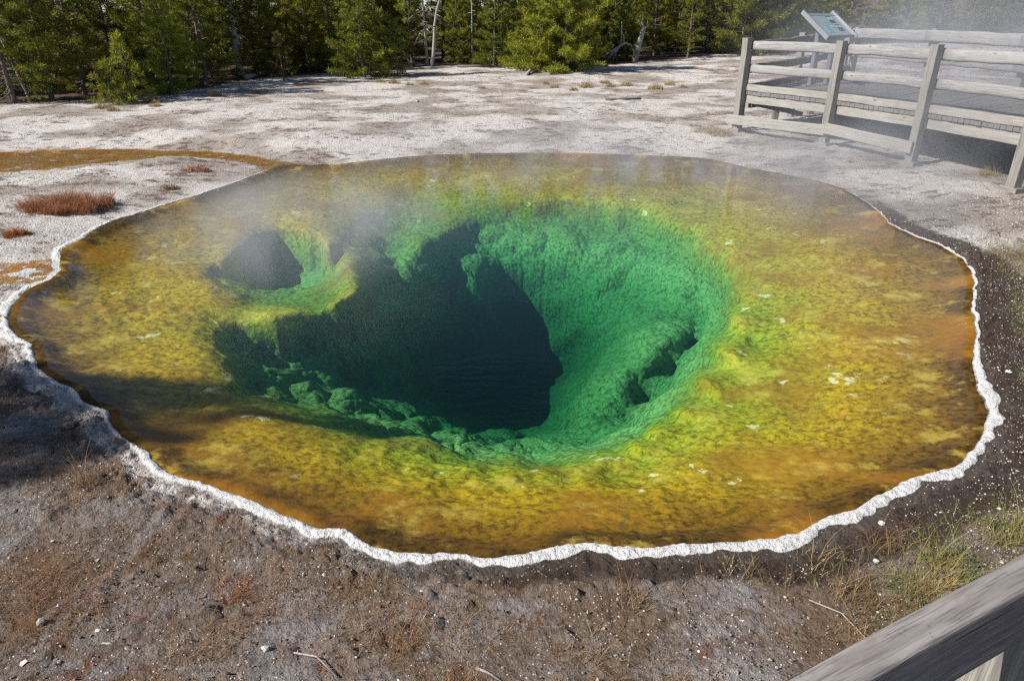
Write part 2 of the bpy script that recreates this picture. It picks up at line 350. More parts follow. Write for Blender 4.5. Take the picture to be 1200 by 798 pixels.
def floor_material():
    n = NT('pool_floor_mats'); p = n.pos()
    d = n.attr('depth'); pz = n.sep(p)
    n2 = n.noise(p, 4.5, 5, .6); n3 = n.noise(p, 17, 6, .65); n1 = n.noise(p, 1.1, 3)
    dd = n.math('ADD', d, n.math('MULTIPLY', n.math('SUBTRACT', n2, .5), .16))
    u = n.math('POWER', n.math('MULTIPLY', n.math('MAXIMUM', dd, 0.0), .25), .5)      # depth .04 .16 .36 1 2.25 4 -> u .1 .2 .3 .5 .75 1
    col = n.ramp(u, [(0.0, (.07, .038, .008)), (.10, (.12, .062, .008)), (.16, (.22, .12, .008)), (.23, (.42, .255, .010)), (.29, (.38, .29, .014)), (.335, (.31, .31, .02)), (.38, (.22, .29, .035)), (.43, (.19, .28, .065)), (.50, (.24, .36, .14)), (.60, (.13, .23, .09)), (.72, (.075, .155, .07)), (.85, (.045, .09, .06)), (1.0, (.025, .045, .045))])
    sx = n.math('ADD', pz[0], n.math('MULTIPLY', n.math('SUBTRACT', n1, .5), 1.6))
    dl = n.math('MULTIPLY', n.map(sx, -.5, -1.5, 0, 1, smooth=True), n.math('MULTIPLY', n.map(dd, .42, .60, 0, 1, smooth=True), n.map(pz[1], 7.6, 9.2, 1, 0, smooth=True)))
    col = n.mix(n.math('MULTIPLY', dl, .5), col, (.065, .135, .04))     # shade of the left bowl painted into its darker green mat colour
    # darker mat flecks and ridges, pale crusts
    fl = n.map(n3, .36, .56, .45, 1.08, smooth=True)
    m = n.n('ShaderNodeMix', data_type='RGBA', blend_type='MULTIPLY'); n.put(m.inputs[0], 1.0); n.put(m.inputs[6], col)
    cmb = n.n('ShaderNodeCombineColor'); [n.put(cmb.inputs[i], fl) for i in range(3)]; n.put(m.inputs[7], cmb.outputs[0]); col = m.outputs[2]
    gr = n.map(n.noise(p, 38, 4, .7), .3, .62, .62, 1.12); cg = n.n('ShaderNodeCombineColor'); [n.put(cg.inputs[i], gr) for i in range(3)]; col = n.mix(1.0, col, cg.outputs[0], 'MULTIPLY')
    pm = n.map(n.noise(p, 1.0, 3, .6), .42, .62, smooth=True)
    fleck = n.math('MULTIPLY', n.map(n.noise(n.mapping(p, (1, 1.25, 1)), 6.5, 9, .74, .8), .56, .66, smooth=True), n.map(pm, 0, 1, .25, 1))
    col = n.mix(n.math('MULTIPLY', fleck, n.map(d, .1, .8, .34, .2)), col, (.12, .085, .018))
    shl = n.map(d, .45, .75, 1, 0)
    col = n.mix(n.math('MULTIPLY', shl, n.map(n.noise(p, .75, 4, .6), .48, .62, 0, .75, smooth=True)), col, (.27, .12, .012))
    col = n.mix(n.math('MULTIPLY', shl, n.map(n.noise(n.mapping(p, (1, 1, 1), (9, 2, 0)), 2.1, 6, .7), .52, .66, 0, .55, smooth=True)), col, (.52, .37, .06))
    crk = n.n('ShaderNodeTexVoronoi', feature='DISTANCE_TO_EDGE'); dv2 = n.n('ShaderNodeVectorMath', operation='ADD'); n.put(dv2.inputs[0], p)
    nv2 = n.n('ShaderNodeTexNoise'); n.put(nv2.inputs['Vector'], p); nv2.inputs['Scale'].default_value = 2.5; nv2.inputs['Detail'].default_value = 4
    sc2 = n.n('ShaderNodeVectorMath', operation='SCALE'); n.put(sc2.inputs[0], nv2.outputs['Color']); sc2.inputs['Scale'].default_value = .7; n.put(dv2.inputs[1], sc2.outputs[0])
    n.put(crk.inputs['Vector'], dv2.outputs[0]); crk.inputs['Scale'].default_value = 2.6
    ck = n.math('MULTIPLY', n.map(crk.outputs['Distance'], .008, .035, 1, 0, smooth=True), n.map(n.noise(p, 1.6, 3), .52, .62, smooth=True))
    col = n.mix(n.math('MULTIPLY', ck, .6), col, (.10, .075, .02))
    crust = n.math('MULTIPLY', n.map(n.noise(n.mapping(p, (1.2, 1, 1), (3, 5, 0)), 3.3, 6, .66), .63, .67, smooth=True), n.map(d, .1, .2))
    crust = n.math('MULTIPLY', crust, n.map(d, .8, .5))
    col = n.mix(n.math('MULTIPLY', crust, .75), col, (.66, .60, .36))
    hgt = n.math('ADD', n.math('MULTIPLY', n3, 1.0), n.math('MULTIPLY', n.math('SUBTRACT', 1.0, n.voro(p, 16, 'SMOOTH_F1')), .9))
    hgt = n.math('ADD', hgt, n.math('MULTIPLY', n.noise(p, 60, 3), .35))
    n.principled(col, .9, n.bump(hgt, n.map(d, .25, .8, .3, .9), .03), spec=.1)
    return n.m
def water_material():
    n = NT('spring_water'); p = n.pos()
    gust = n.map(n.noise(p, .35, 2), .47, .66, .02, 1.0, smooth=True)
    rip = n.math('ADD', n.noise(n.mapping(p, (1, 2.2, 1)), 5.5, 3, .5), n.math('MULTIPLY', n.noise(n.mapping(p, (1, 2.0, 1)), 17, 2), .35))
    nb = n.bump(n.math('MULTIPLY', rip, gust), .22, .035)
    # Schlick's reflectance, the same from above and from below
    geo = n.n('ShaderNodeNewGeometry'); dt = n.n('ShaderNodeVectorMath', operation='DOT_PRODUCT'); n.put(dt.inputs[0], geo.outputs['Incoming']); n.put(dt.inputs[1], nb)
    om = n.math('SUBTRACT', 1.0, n.math('ABSOLUTE', dt.outputs['Value']), clamp=True)
    fres = n.math('MULTIPLY_ADD', n.math('POWER', om, 5.0), .98, .02)
    gl = n.n('ShaderNodeBsdfGlossy'); gl.inputs['Roughness'].default_value = .01; n.put(gl.inputs['Normal'], nb)
    tr = n.n('ShaderNodeBsdfTransparent')
    mx = n.n('ShaderNodeMixShader'); n.put(mx.inputs[0], fres); n.put(mx.inputs[1], tr.outputs[0]); n.put(mx.inputs[2], gl.outputs[0])
    n.put(n.out.inputs[0], mx.outputs[0])
    # clear hot water: soaks up red first
    ab = n.n('ShaderNodeVolumeAbsorption'); ab.inputs['Color'].default_value = (.42, .885, .71, 1); ab.inputs['Density'].default_value = .48
    sc = n.n('ShaderNodeVolumeScatter'); sc.inputs['Color'].default_value = (.12, .62, .75, 1); sc.inputs['Density'].default_value = .006
    ad = n.n('ShaderNodeAddShader'); n.put(ad.inputs[0], ab.outputs[0]); n.put(ad.inputs[1], sc.outputs[0])
    n.put(n.out.inputs[1], ad.outputs[0])
    return n.m

# ------------------------------------------------------------------ the ground and the pool floor: one polar sheet split at the water's edge
NIN = 300
fr_in = np.linspace(0.004, 1, NIN) ** 0.85
s_out = np.concatenate([np.arange(.006, .32, .011), np.arange(.32, 3.6, .024)])
g_ = [s_out[-1]]; st = .026
while g_[-1] < 420:
    st = min(st * 1.045, 12); g_.append(g_[-1] + st)
s_out = np.concatenate([s_out, g_[1:]])
rin = fr_in[:, None] * sr[None, :]
rout = sr[None, :] * (1 - sstep(3, 30, s_out))[:, None] + (np.mean(sr) * sstep(3, 30, s_out))[:, None] + s_out[:, None]
def ring_faces(nr):
    i = np.arange(nr - 1)[:, None] * NT_ANG; j = np.arange(NT_ANG)[None, :]; j2 = (j + 1) % NT_ANG
    return np.stack([i + j, i + NT_ANG + j, i + NT_ANG + j2, i + j2], -1).reshape(-1, 4)
# pool floor
X = (CEN[0] + rin * cx).ravel(); Y = (CEN[1] + rin * cy).ravel()
D = tps(X, Y).reshape(NIN, NT_ANG); _, _, sd = polar(X, Y)
for it in range(30):                                # settle the floor: the deep walls are softer than the lips
    if it == 2: keep_ = D.copy()
    D[1:-1] = .25 * D[:-2] + .5 * D[1:-1] + .25 * D[2:]
    D = .25 * np.roll(D, 1, 1) + .5 * D + .25 * np.roll(D, -1, 1)
D = (keep_ + (D - keep_) * sstep(.6, 1.3, D)).ravel()
D = np.maximum(D, 0.018)
edgef = sstep(0, -.25, sd); D = D * edgef + (-0.01) * (1 - edgef)
Ds = D.copy()
deepf = sstep(.42, 1.0, D)
shelf = sstep(.06, .2, D)
G = lambda a: a.reshape(NIN, NT_ANG)
def tangents(X, Y, Zz):
    Q = np.stack([G(X), G(Y), G(Zz)], -1)
    return np.gradient(Q, axis=0), (np.roll(Q, -1, 1) - np.roll(Q, 1, 1))
ta, tb = tangents(X, Y, -D)
nrm = np.cross(ta, tb); nrm /= np.linalg.norm(nrm, axis=-1, keepdims=True) + 1e-9
nrm *= np.sign(nrm[..., 2:3]); nrm = nrm.reshape(-1, 3)
u_, v_ = X + .55 * D, Y - .75 * D          # so that the lumps do not smear down the steep walls
wx, wy = .12 * fbm(u_, v_, 2.2, 2, 121), .12 * fbm(u_, v_, 2.2, 2, 123)
lump = np.abs(fbm(u_, v_, 1.1, 2, 101)); lump1 = worley(u_ + wx, v_ + wy, 1.7, 101); lump2 = worley(u_ + wx, v_ + wy, 4.4, 103); lump3 = worley(u_ + wx, v_ + wy, 10, 105)
led = np.abs(((D * 1.7 + .6 * fbm(X, Y, .8, 2, 117)) % 1.0) - .5)             # ledges
disp = deepf * (.16 * (lump - .28) + .05 * (lump1 - .6) + .06 * (lump2 - .6) + .035 * lump3 + .08 * (led - .25))
rid = 1 - np.abs(fbm(X * .8 + .5 * Y, Y - .4 * X, 2.6, 3, 107)) * 2
disp = disp + shelf * (1 - deepf) * (.018 * np.maximum(rid, 0) * np.clip(.5 + 1.5 * fbm(X, Y, .8, 2, 115), 0, 1.3) + .006 * fbm(X, Y, 8, 3, 109) + .03 * fbm(X, Y, 1.3, 2, 111))
POS = np.stack([X, Y, -D], 1) + nrm * disp[:, None]
POS[:, 2] = np.where(Ds > .03, np.minimum(POS[:, 2], -.012), POS[:, 2])
X, Y, Z = POS.T
D = Ds - disp * .5
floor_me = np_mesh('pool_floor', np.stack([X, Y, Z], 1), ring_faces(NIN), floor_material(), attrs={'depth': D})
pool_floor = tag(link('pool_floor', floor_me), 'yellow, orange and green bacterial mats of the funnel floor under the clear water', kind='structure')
# ground
rall = np.vstack([rin[-1:], rout]); XO = (CEN[0] + rall * cx).ravel(); YO = (CEN[1] + rall * cy).ravel()
HO, M = ground_h(XO, YO)
HO[:NT_ANG] = Z[-NT_ANG:]
far = np.hypot(XO, YO)
s = M['s']
xl = XO + 0.6 * (YO - 6)
bnear = sstep(.0, .35, s) * sstep(7.6, 5.6, YO - .30 * np.maximum(XO - 2, 0) + .35 * np.maximum(-XO - 3.2, 0) + .8 * fbm(XO, YO, .6, 3, 131))
bright = 0.95 * sstep(9.0, 6.5, YO - .5 * np.maximum(XO - 4.5, 0)) * sstep(3.6, 4.6, XO) * sstep(0, .1, s)
brown = np.clip(np.maximum(bnear, bright) + 0.42 * sstep(18, 9, YO) * sstep(-3, -6, XO) * sstep(.3, 1.2, s), 0, 1)
dwid = np.interp(np.degrees(M['t']), [-180, -150, -120, -100, -80, -60, -45, -30, 0, 25, 60, 140, 180], [.05, .06, .08, .14, .2, .34, .42, .45, .42, .3, .12, .05, .05])
dark = sstep(M['wv'] * .6, M['wv'] * 1.2, s) * (1 - sstep(dwid * .6, dwid * 1.7, s - M['wv'])) * np.interp(np.degrees(M['t']), [-180, -120, -90, -60, 30, 60, 180], [.35, .45, .7, 1, .9, .45, .3]) * sstep(15, 8, YO)
k1, k2 = M['k1'], M['k2']
orange = np.clip(np.maximum(k1, k2 * .85) - .2 * (fbm(XO, YO, 1.5, 3, 141) > .35), 0, 1)
rim = M['rim'].copy()
rim = np.maximum(rim, .55 * k2 * (fbm(XO, YO, 4.5, 3, 143) > .22))
rim *= 1 - .75 * k1
TL_PX = [(-520,165),(-380,150),(-260,142),(-120,132),(0,121),(100,116),(180,112),(250,100),(300,92),(350,88),(450,82),(550,76),(640,80),(720,76),(800,68),(860,62),(930,58),(1000,53),(1100,48),(1250,46),(1500,46)]
def on_ground(px, py):
    x, f, d = ray(px, py); t = np.linspace(1.5, 62, 1200); z = CAM_Z - d * t
    h = ground_h(x * t, f * t)[0]; k = np.where(z <= h)[0]
    k = int(k[0]) if len(k) else len(t) - 1
    if k == 0 or k == len(t) - 1: return float(x * t[k]), float(f * t[k]), float(h[k])
    a = (z[k - 1] - h[k - 1]); b = (z[k] - h[k]); q = a / (a - b); tt = t[k - 1] + q * (t[k] - t[k - 1])
    return float(x * tt), float(f * tt), float(h[k - 1] * (1 - q) + h[k] * q)
TL = np.array([on_ground(*q)[:2] for q in TL_PX])
duff = np.zeros_like(far)
ii = np.where((far > 15) & (YO > 5))[0]
tl_d, tl_u = seg_dist(XO[ii], YO[ii], TL)
tl_th = np.arctan2(TL[:, 0], TL[:, 1]); tl_r = np.hypot(TL[:, 0], TL[:, 1])
lim = np.interp(np.arctan2(XO[ii], YO[ii]), tl_th, tl_r)
duff[ii] = sstep(-1.6, .8, far[ii] - lim)
duff[(far > 60)] = 1
ground_me = np_mesh('ground', np.stack([XO, YO, HO], 1), ring_faces(len(s_out) + 1), ground_material(),
    attrs={'zones': np.stack([rim, dark, brown], 1), 'wet': np.stack([orange, duff, np.maximum(k1, k2)], 1)})
tag(link('ground', ground_me), 'pale sinter flat with brown crumbly soil and a white crust round the pool', kind='structure')
# water: a closed body whose level top shows in the pool and the run-off channels
bm = bmesh.new(); bmesh.ops.create_cube(bm, size=1)
for v in bm.verts: v.co = Vector((v.co.x * 44 - 12, v.co.y * 17 + 8.8, v.co.z * 6.5 - 3.25))
me = bpy.data.meshes.new('pool_water'); bm.to_mesh(me); bm.free(); me.materials.append(water_material())
tag(link('pool_water', me), 'clear steaming water of the hot spring and its run-off', kind='structure')
# ------------------------------------------------------------------ materials of the things
def wood_material(name, light, dark, grain=1.0):
    n = NT(name); o = n.obj(); r = n.n('ShaderNodeObjectInfo').outputs['Random']
    add = n.n('ShaderNodeVectorMath', operation='ADD'); n.put(add.inputs[0], o)
    cv = n.n('ShaderNodeCombineXYZ'); [n.put(cv.inputs[i], n.math('MULTIPLY', r, 37.0 + 11 * i)) for i in range(3)]; n.put(add.inputs[1], cv.outputs[0]); v = add.outputs[0]
    g = n.noise(n.mapping(v, (1.2, 26, 26)), 2.0, 6, .65, .4); g2 = n.noise(n.mapping(v, (.5, 5, 5)), 1.6, 4); st = n.noise(v, 3.0, 4)
    fine = n.noise(n.mapping(v, (2.5, 170, 170)), 1.6, 4, .7, .8)
    col = n.mix(n.map(g, .32, .68, smooth=True), dark, light)
    col = n.mix(n.map(fine, .40, .62, .6, 0, smooth=True), col, tuple(c * .6 for c in dark))
    col = n.mix(n.map(g2, .45, .7, 0, .45, smooth=True), col, tuple(c * .72 for c in light))
    col = n.mix(n.map(st, .58, .75, 0, .4, smooth=True), col, (.20, .16, .12))
    crack = n.map(n.noise(n.mapping(v, (.8, 42, 42), (3, 1, 7)), 1.5, 3, .5), .68, .74, smooth=True)
    col = n.mix(n.math('MULTIPLY', crack, .8), col, (.05, .042, .036))
    kn = n.voro(n.mapping(v, (1.6, 5, 5)), 1.0); knm = n.map(kn, .05, .09, 1, 0, smooth=True)
    col = n.mix(n.math('MULTIPLY', knm, .7), col, (.07, .05, .04))
    col = n.mix(n.math('MULTIPLY', r, .35), col, tuple(c * .75 for c in light))
    n.principled(col, .85, n.bump(n.math('ADD', n.math('MULTIPLY', fine, .4), n.math('SUBTRACT', g, n.math('MULTIPLY', crack, .8))), .6 * grain, .006), spec=.25)
    return n.m
M_POST = wood_material('weathered_post_wood', (.34, .325, .29), (.17, .16, .14))
M_RAIL = wood_material('weathered_grey_rail_wood', (.42, .405, .39), (.20, .19, .18))
M_PALE = wood_material('pale_board_wood', (.45, .425, .38), (.24, .22, .19))
M_DECK = wood_material('grey_deck_wood', (.25, .235, .23), (.14, .13, .125))
M_DARKW = wood_material('shaded_timber', (.22, .19, .16), (.12, .10, .085))  # shade under the deck and on backlit rails put into the colour; also dark sticks
M_SNAG = wood_material('bleached_dead_wood', (.46, .43, .40), (.24, .22, .20))
def near_wood():
    n = NT('near_rail_wood'); o = n.obj()
    wob = n.n('ShaderNodeTexNoise'); n.put(wob.inputs['Vector'], n.mapping(o, (1.4, 6, 6))); wob.inputs['Scale'].default_value = 1.6; wob.inputs['Detail'].default_value = 3
    sc = n.n('ShaderNodeVectorMath', operation='SCALE'); n.put(sc.inputs[0], wob.outputs['Color']); sc.inputs['Scale'].default_value = .018
    ad = n.n('ShaderNodeVectorMath', operation='ADD'); n.put(ad.inputs[0], o); n.put(ad.inputs[1], sc.outputs[0]); q = ad.outputs[0]
    g1 = n.noise(n.mapping(q, (3.5, 60, 60)), 1.0, 3, .6); g2 = n.noise(n.mapping(q, (9, 300, 300)), 1.0, 3, .6); g3 = n.noise(n.mapping(o, (5, 9, 9)), 1.8, 5, .65)
    col = n.mix(n.map(g1, .36, .62, smooth=True), (.20, .18, .168), (.275, .253, .238))
    col = n.mix(n.map(g2, .38, .50, .6, 0, smooth=True), col, (.09, .078, .07))
    col = n.mix(n.map(g3, .52, .68, 0, .6, smooth=True), col, (.19, .15, .115))
    ck = n.map(n.noise(n.mapping(q, (1.1, 120, 120), (5, 2, 1)), 1.0, 2, .5), .665, .70, smooth=True)
    col = n.mix(n.math('MULTIPLY', ck, .85), col, (.022, .018, .016))
    kv = n.n('ShaderNodeTexVoronoi'); n.put(kv.inputs['Vector'], n.mapping(o, (3.0, 12, 12), (.2, .1, 0))); kv.inputs['Scale'].default_value = 1.0
    kd = kv.outputs['Distance']; knot = n.map(kd, .13, .20, 1, 0, smooth=True); ringk = n.math('MULTIPLY', n.map(kd, .18, .34, 1, 0), n.math('GREATER_THAN', n.math('FRACT', n.math('MULTIPLY', kd, 26)), .6))
    col = n.mix(n.math('MULTIPLY', ringk, .0), col, (.10, .08, .065)); col = n.mix(n.math('MULTIPLY', knot, .0), col, (.055, .04, .03))
    sp = n.map(n.noise(o, 38, 4, .7), .62, .72, 0, .5, smooth=True); col = n.mix(sp, col, (.07, .06, .052))
    h = n.math('SUBTRACT', n.math('ADD', n.math('MULTIPLY', g1, .8), n.math('MULTIPLY', g2, .5)), ck)
    n.principled(col, .85, n.bump(h, .8, .004), spec=.25); return n.m
M_NEAR = near_wood()
def bark_material():
    n = NT('pine_bark'); o = n.obj(); g = n.noise(n.mapping(o, (9, 9, 2)), 3, 5, .65)
    n.principled(n.mix(g, (.06, .045, .035), (.24, .20, .17)), .9, n.bump(g, .8, .03), spec=.1); return n.m
M_BARK = bark_material()
def needle_material(name, a, b, tip):
    n = NT(name); r = n.n('ShaderNodeObjectInfo').outputs['Random']; p = n.pos()
    c = n.mix(n.attr('tone'), a, b)
    c = n.mix(n.map(n.noise(p, 1.3, 3), .5, .75, 0, .7, smooth=True), c, tip)
    hs = n.n('ShaderNodeHueSaturation'); n.put(hs.inputs['Hue'], n.map(r, 0, 1, .475, .51)); n.put(hs.inputs['Value'], n.map(n.math('FRACT', n.math('MULTIPLY', r, 7.3)), 0, 1, .55, 1.2)); n.put(hs.inputs['Color'], c)
    d = n.principled(hs.outputs[0], .6, None, spec=.25)
    tr = n.n('ShaderNodeBsdfTranslucent'); n.put(tr.inputs[0], hs.outputs[0]); mx = n.n('ShaderNodeMixShader'); mx.inputs[0].default_value = .36
    n.put(mx.inputs[1], d.outputs[0]); n.put(mx.inputs[2], tr.outputs[0]); n.put(n.out.inputs[0], mx.outputs[0]); return n.m
M_NEEDLE = needle_material('pine_needles', (.10, .132, .016), (.28, .295, .032), (.30, .275, .036))
M_DRYN = needle_material('thin_yellowing_needles', (.12, .12, .025), (.22, .19, .04), (.24, .15, .04))
def grass_material(name, a, b, cc):
    n = NT(name); c = n.mix(n.attr('tone'), a, b); c = n.mix(n.map(n.noise(n.pos(), 2.5, 3), .45, .7, smooth=True), c, cc)
    d = n.principled(c, .7, None, spec=.2); tr = n.n('ShaderNodeBsdfTranslucent'); n.put(tr.inputs[0], c); mx = n.n('ShaderNodeMixShader'); mx.inputs[0].default_value = .25
    n.put(mx.inputs[1], d.outputs[0]); n.put(mx.inputs[2], tr.outputs[0]); n.put(n.out.inputs[0], mx.outputs[0]); return n.m
M_DRYG = grass_material('dry_grass', (.19, .11, .055), (.44, .31, .16), (.27, .12, .055))
M_GREENG = grass_material('green_grass', (.10, .12, .03), (.24, .26, .09), (.34, .27, .10))
M_RUST = grass_material('rusty_grass', (.24, .10, .05), (.46, .23, .12), (.38, .17, .085))
M_ORTUFT = grass_material('orange_grass', (.20, .08, .02), (.40, .18, .05), (.33, .12, .03))
M_TAN = grass_material('tan_grass', (.22, .15, .07), (.46, .36, .19), (.36, .27, .13))
M_BRTUFT = grass_material('brown_grass', (.10, .06, .035), (.26, .16, .09), (.20, .11, .06))
def stone_material(name, a, b):
    n = NT(name); o = n.obj(); g = n.noise(o, 14, 5, .65)
    n.principled(n.mix(g, a, b), .9, n.bump(g, .6, .01), spec=.2); return n.m
M_WSTONE = stone_material('white_stone', (.42, .40, .37), (.68, .66, .62))
M_GSTONE = stone_material('grey_stone', (.22, .21, .20), (.42, .40, .38))
def gravel_material():
    n = NT('gravel_crumbs'); c = n.ramp(n.attr('tone'), [(0, (.045, .03, .022)), (.45, (.22, .16, .12)), (.7, (.36, .30, .25)), (.84, (.50, .47, .44)), (1, (.72, .70, .68))])
    n.principled(c, .9, n.bump(n.noise(n.pos(), 160, 3), .5, .004), spec=.2); return n.m
M_GRAVEL = gravel_material()
def plain(name, c, rough=.6, spec=.4, **kw):
    n = NT(name); g = n.noise(n.obj(), 6, 4)
    n.principled(n.mix(g, tuple(x * .85 for x in c), tuple(x * 1.1 for x in c)), rough, None, spec=spec, **kw); return n.m

# ------------------------------------------------------------------ building blocks
def beam_mesh(name, L, w, h, mat, rnd=.012, wav=.006, seg=None, seed=0, taper=0.0, lean=0):
    """a sawn timber along local +X from 0 to L, w across (Y), h high (Z), with eased edges and a little wander"""
    rg = random.Random(seed); bm = bmesh.new(); seg = seg or max(2, int(L / .35))
    q = min(rnd, w * .48, h * .48)
    prof = []
    for sx, sz in ((1, 1), (-1, 1), (-1, -1), (1, -1)):
        cxx, czz = sx * (w / 2 - q), sz * (h / 2 - q); a0 = {(1, 1): 0, (-1, 1): 90, (-1, -1): 180, (1, -1): 270}[(sx, sz)]
        for k in range(4): prof.append((cxx + q * math.cos(R(a0 + 30 * k)), czz + q * math.sin(R(a0 + 30 * k))))
    rings = []
    for i in range(seg + 1):
        x = L * i / seg; k = 1 - taper * i / seg; oy, oz = rg.uniform(-wav, wav), rg.uniform(-wav, wav)
        rings.append([bm.verts.new((x, y * k + oy, z * k * (1 + rg.uniform(-wav, wav)) + oz)) for y, z in prof])
    for a, b in zip(rings, rings[1:]):
        for j in range(16): bm.faces.new((a[j], a[(j + 1) % 16], b[(j + 1) % 16], b[j]))
    bm.faces.new(rings[0][::-1]); bm.faces.new(rings[-1])
    bmesh.ops.recalc_face_normals(bm, faces=bm.faces)
    me = bpy.data.meshes.new(name); bm.to_mesh(me); bm.free(); me.materials.append(mat)
    for f in me.polygons: f.use_smooth = len(f.vertices) == 4 and q > .03
    return me
_sd = [0]
def beam(name, p0, p1, w, h, mat, parent, up=(0, 0, 1), **kw):
    p0, p1 = Vector(p0), Vector(p1); d = (p1 - p0); L = d.length; x = d.normalized(); up = Vector(up)
    y = up.cross(x).normalized(); z = x.cross(y); _sd[0] += 1
    o = link(name, beam_mesh(name, L, w, h, mat, seed=_sd[0], **kw), parent)
    mw = Matrix((x, y, z)).transposed().to_4x4(); mw.translation = p0 - (parent.location if parent else Vector())
    o.matrix_local = mw; return o
def empty(name, loc, label=None, cat=None, group=None):
    o = bpy.data.objects.new(name, None); COL.objects.link(o); o.location = loc; o.empty_display_size = .2
    return tag(o, label, cat, group)
def tube(bm, pts, radii, sides=7):
    rings = []
    for i, p in enumerate(pts):
        d = (pts[min(i + 1, len(pts) - 1)] - pts[max(i - 1, 0)]).normalized(); a = d.orthogonal().normalized(); b = d.cross(a)
        if rings:                                   # keep the rings from twisting
            a = (pa - d * pa.dot(d)).normalized(); b = d.cross(a)
        pa = a
        rings.append([bm.verts.new(p + (a * math.cos(2 * math.pi * k / sides) + b * math.sin(2 * math.pi * k / sides)) * radii[i]) for k in range(sides)])
    for r0, r1 in zip(rings, rings[1:]):
        for k in range(sides): bm.faces.new((r0[k], r0[(k + 1) % sides], r1[(k + 1) % sides], r1[k]))
    bm.faces.new(rings[0][::-1]); bm.faces.new(rings[-1])
def bm_obj(name, bm, mat, parent=None, smooth=True):
    me = bpy.data.meshes.new(name); bmesh.ops.recalc_face_normals(bm, faces=bm.faces); bm.to_mesh(me); bm.free(); me.materials.append(mat)
    for f in me.polygons: f.use_smooth = smooth
    return link(name, me, parent)
def gh(x, y): return float(ground_h(x, y)[0][0])

# ------------------------------------------------------------------ boardwalk with its railings
GZ = .2; DZ = 1.10
FR = [Vector(p).to_3d() for p in ((5.57, 17.7), (6.82, 15.5), (7.62, 13.4), (8.2, 11.3), (8.6, 9.2), (8.75, 7.6))]
BK = [Vector(p).to_3d() for p in ((9.8, 21.9), (10.2, 18.6), (10.55, 15.6), (10.9, 13.0), (11.3, 10.3), (11.4, 8.2))]
def deck_z(k): return DZ + .13 * max(0, 1 - k / 3.5) ** 1.0      # the platform end stands a little higher at the back
def lerp_path(P, u):
    i = min(int(u), len(P) - 2); return P[i].lerp(P[i + 1], u - i)
bw = empty('boardwalk', (8.4, 14.5, GZ), 'raised wooden boardwalk of grey planks at the right of the pool', 'boardwalk')
bw_loc = bw.location
bm = bmesh.new(); NPL = 92; rg = random.Random(4)
for i in range(NPL):
    u0, u1 = i * 5 / NPL, (i + .93) * 5 / NPL
    q = [lerp_path(FR, u0), lerp_path(BK, u0), lerp_path(BK, u1), lerp_path(FR, u1)]
    zj = rg.uniform(-.004, .004); ext = rg.uniform(-.01, .01)
    d = (q[0] - q[1]).normalized(); q[0] = q[0] + d * (.06 + ext); q[3] = q[3] + d * (.06 + ext)
    zt = [DZ, deck_z(u0), deck_z(u1), DZ]
    top = [bm.verts.new(Vector((p.x, p.y, z + zj)) - bw_loc) for p, z in zip(q, zt)]
    bot = [bm.verts.new(Vector((p.x, p.y, z - .07)) - bw_loc) for p, z in zip(q, zt)]
    bm.faces.new(top[::-1]); bm.faces.new(bot)
    for k in range(4): bm.faces.new((top[k], top[(k + 1) % 4], bot[(k + 1) % 4], bot[k]))
bm_obj('deck', bm, M_DECK, bw, False)
for a, b in zip(FR, FR[1:]):
    beam('fascia_board', a + Vector((0, 0, .925)), b + Vector((0, 0, .925)), .05, .19, M_PALE, bw)
for k in (.33, .66, .97):
    for i in range(5):
        a, b = FR[i].lerp(BK[i], k), FR[i + 1].lerp(BK[i + 1], k)
        beam('joist', a + Vector((0, 0, .90)), b + Vector((0, 0, .90)), .06, .18, M_DARKW, bw)
for i in range(6):
    for k in (.30, .66, .97):
        p = FR[i].lerp(BK[i], k); g = gh(p.x, p.y)
        beam('support_post', (p.x, p.y, g - .1), (p.x, p.y, .84), .14, .14, M_DARKW, bw, up=(1, 0, 0))
    a, b = FR[i].lerp(BK[i], .06), FR[i].lerp(BK[i], .97)
    beam('cross_beam', a + Vector((0, 0, .74)), b + Vector((0, 0, .74)), .09, .13, M_DARKW, bw)
beam('diagonal_brace', FR[0].lerp(BK[0], .05) + Vector((.1, -.2, .80)), FR[0].lerp(BK[0], .5) + Vector((.1, -.2, .33)), .05, .12, M_DARKW, bw)

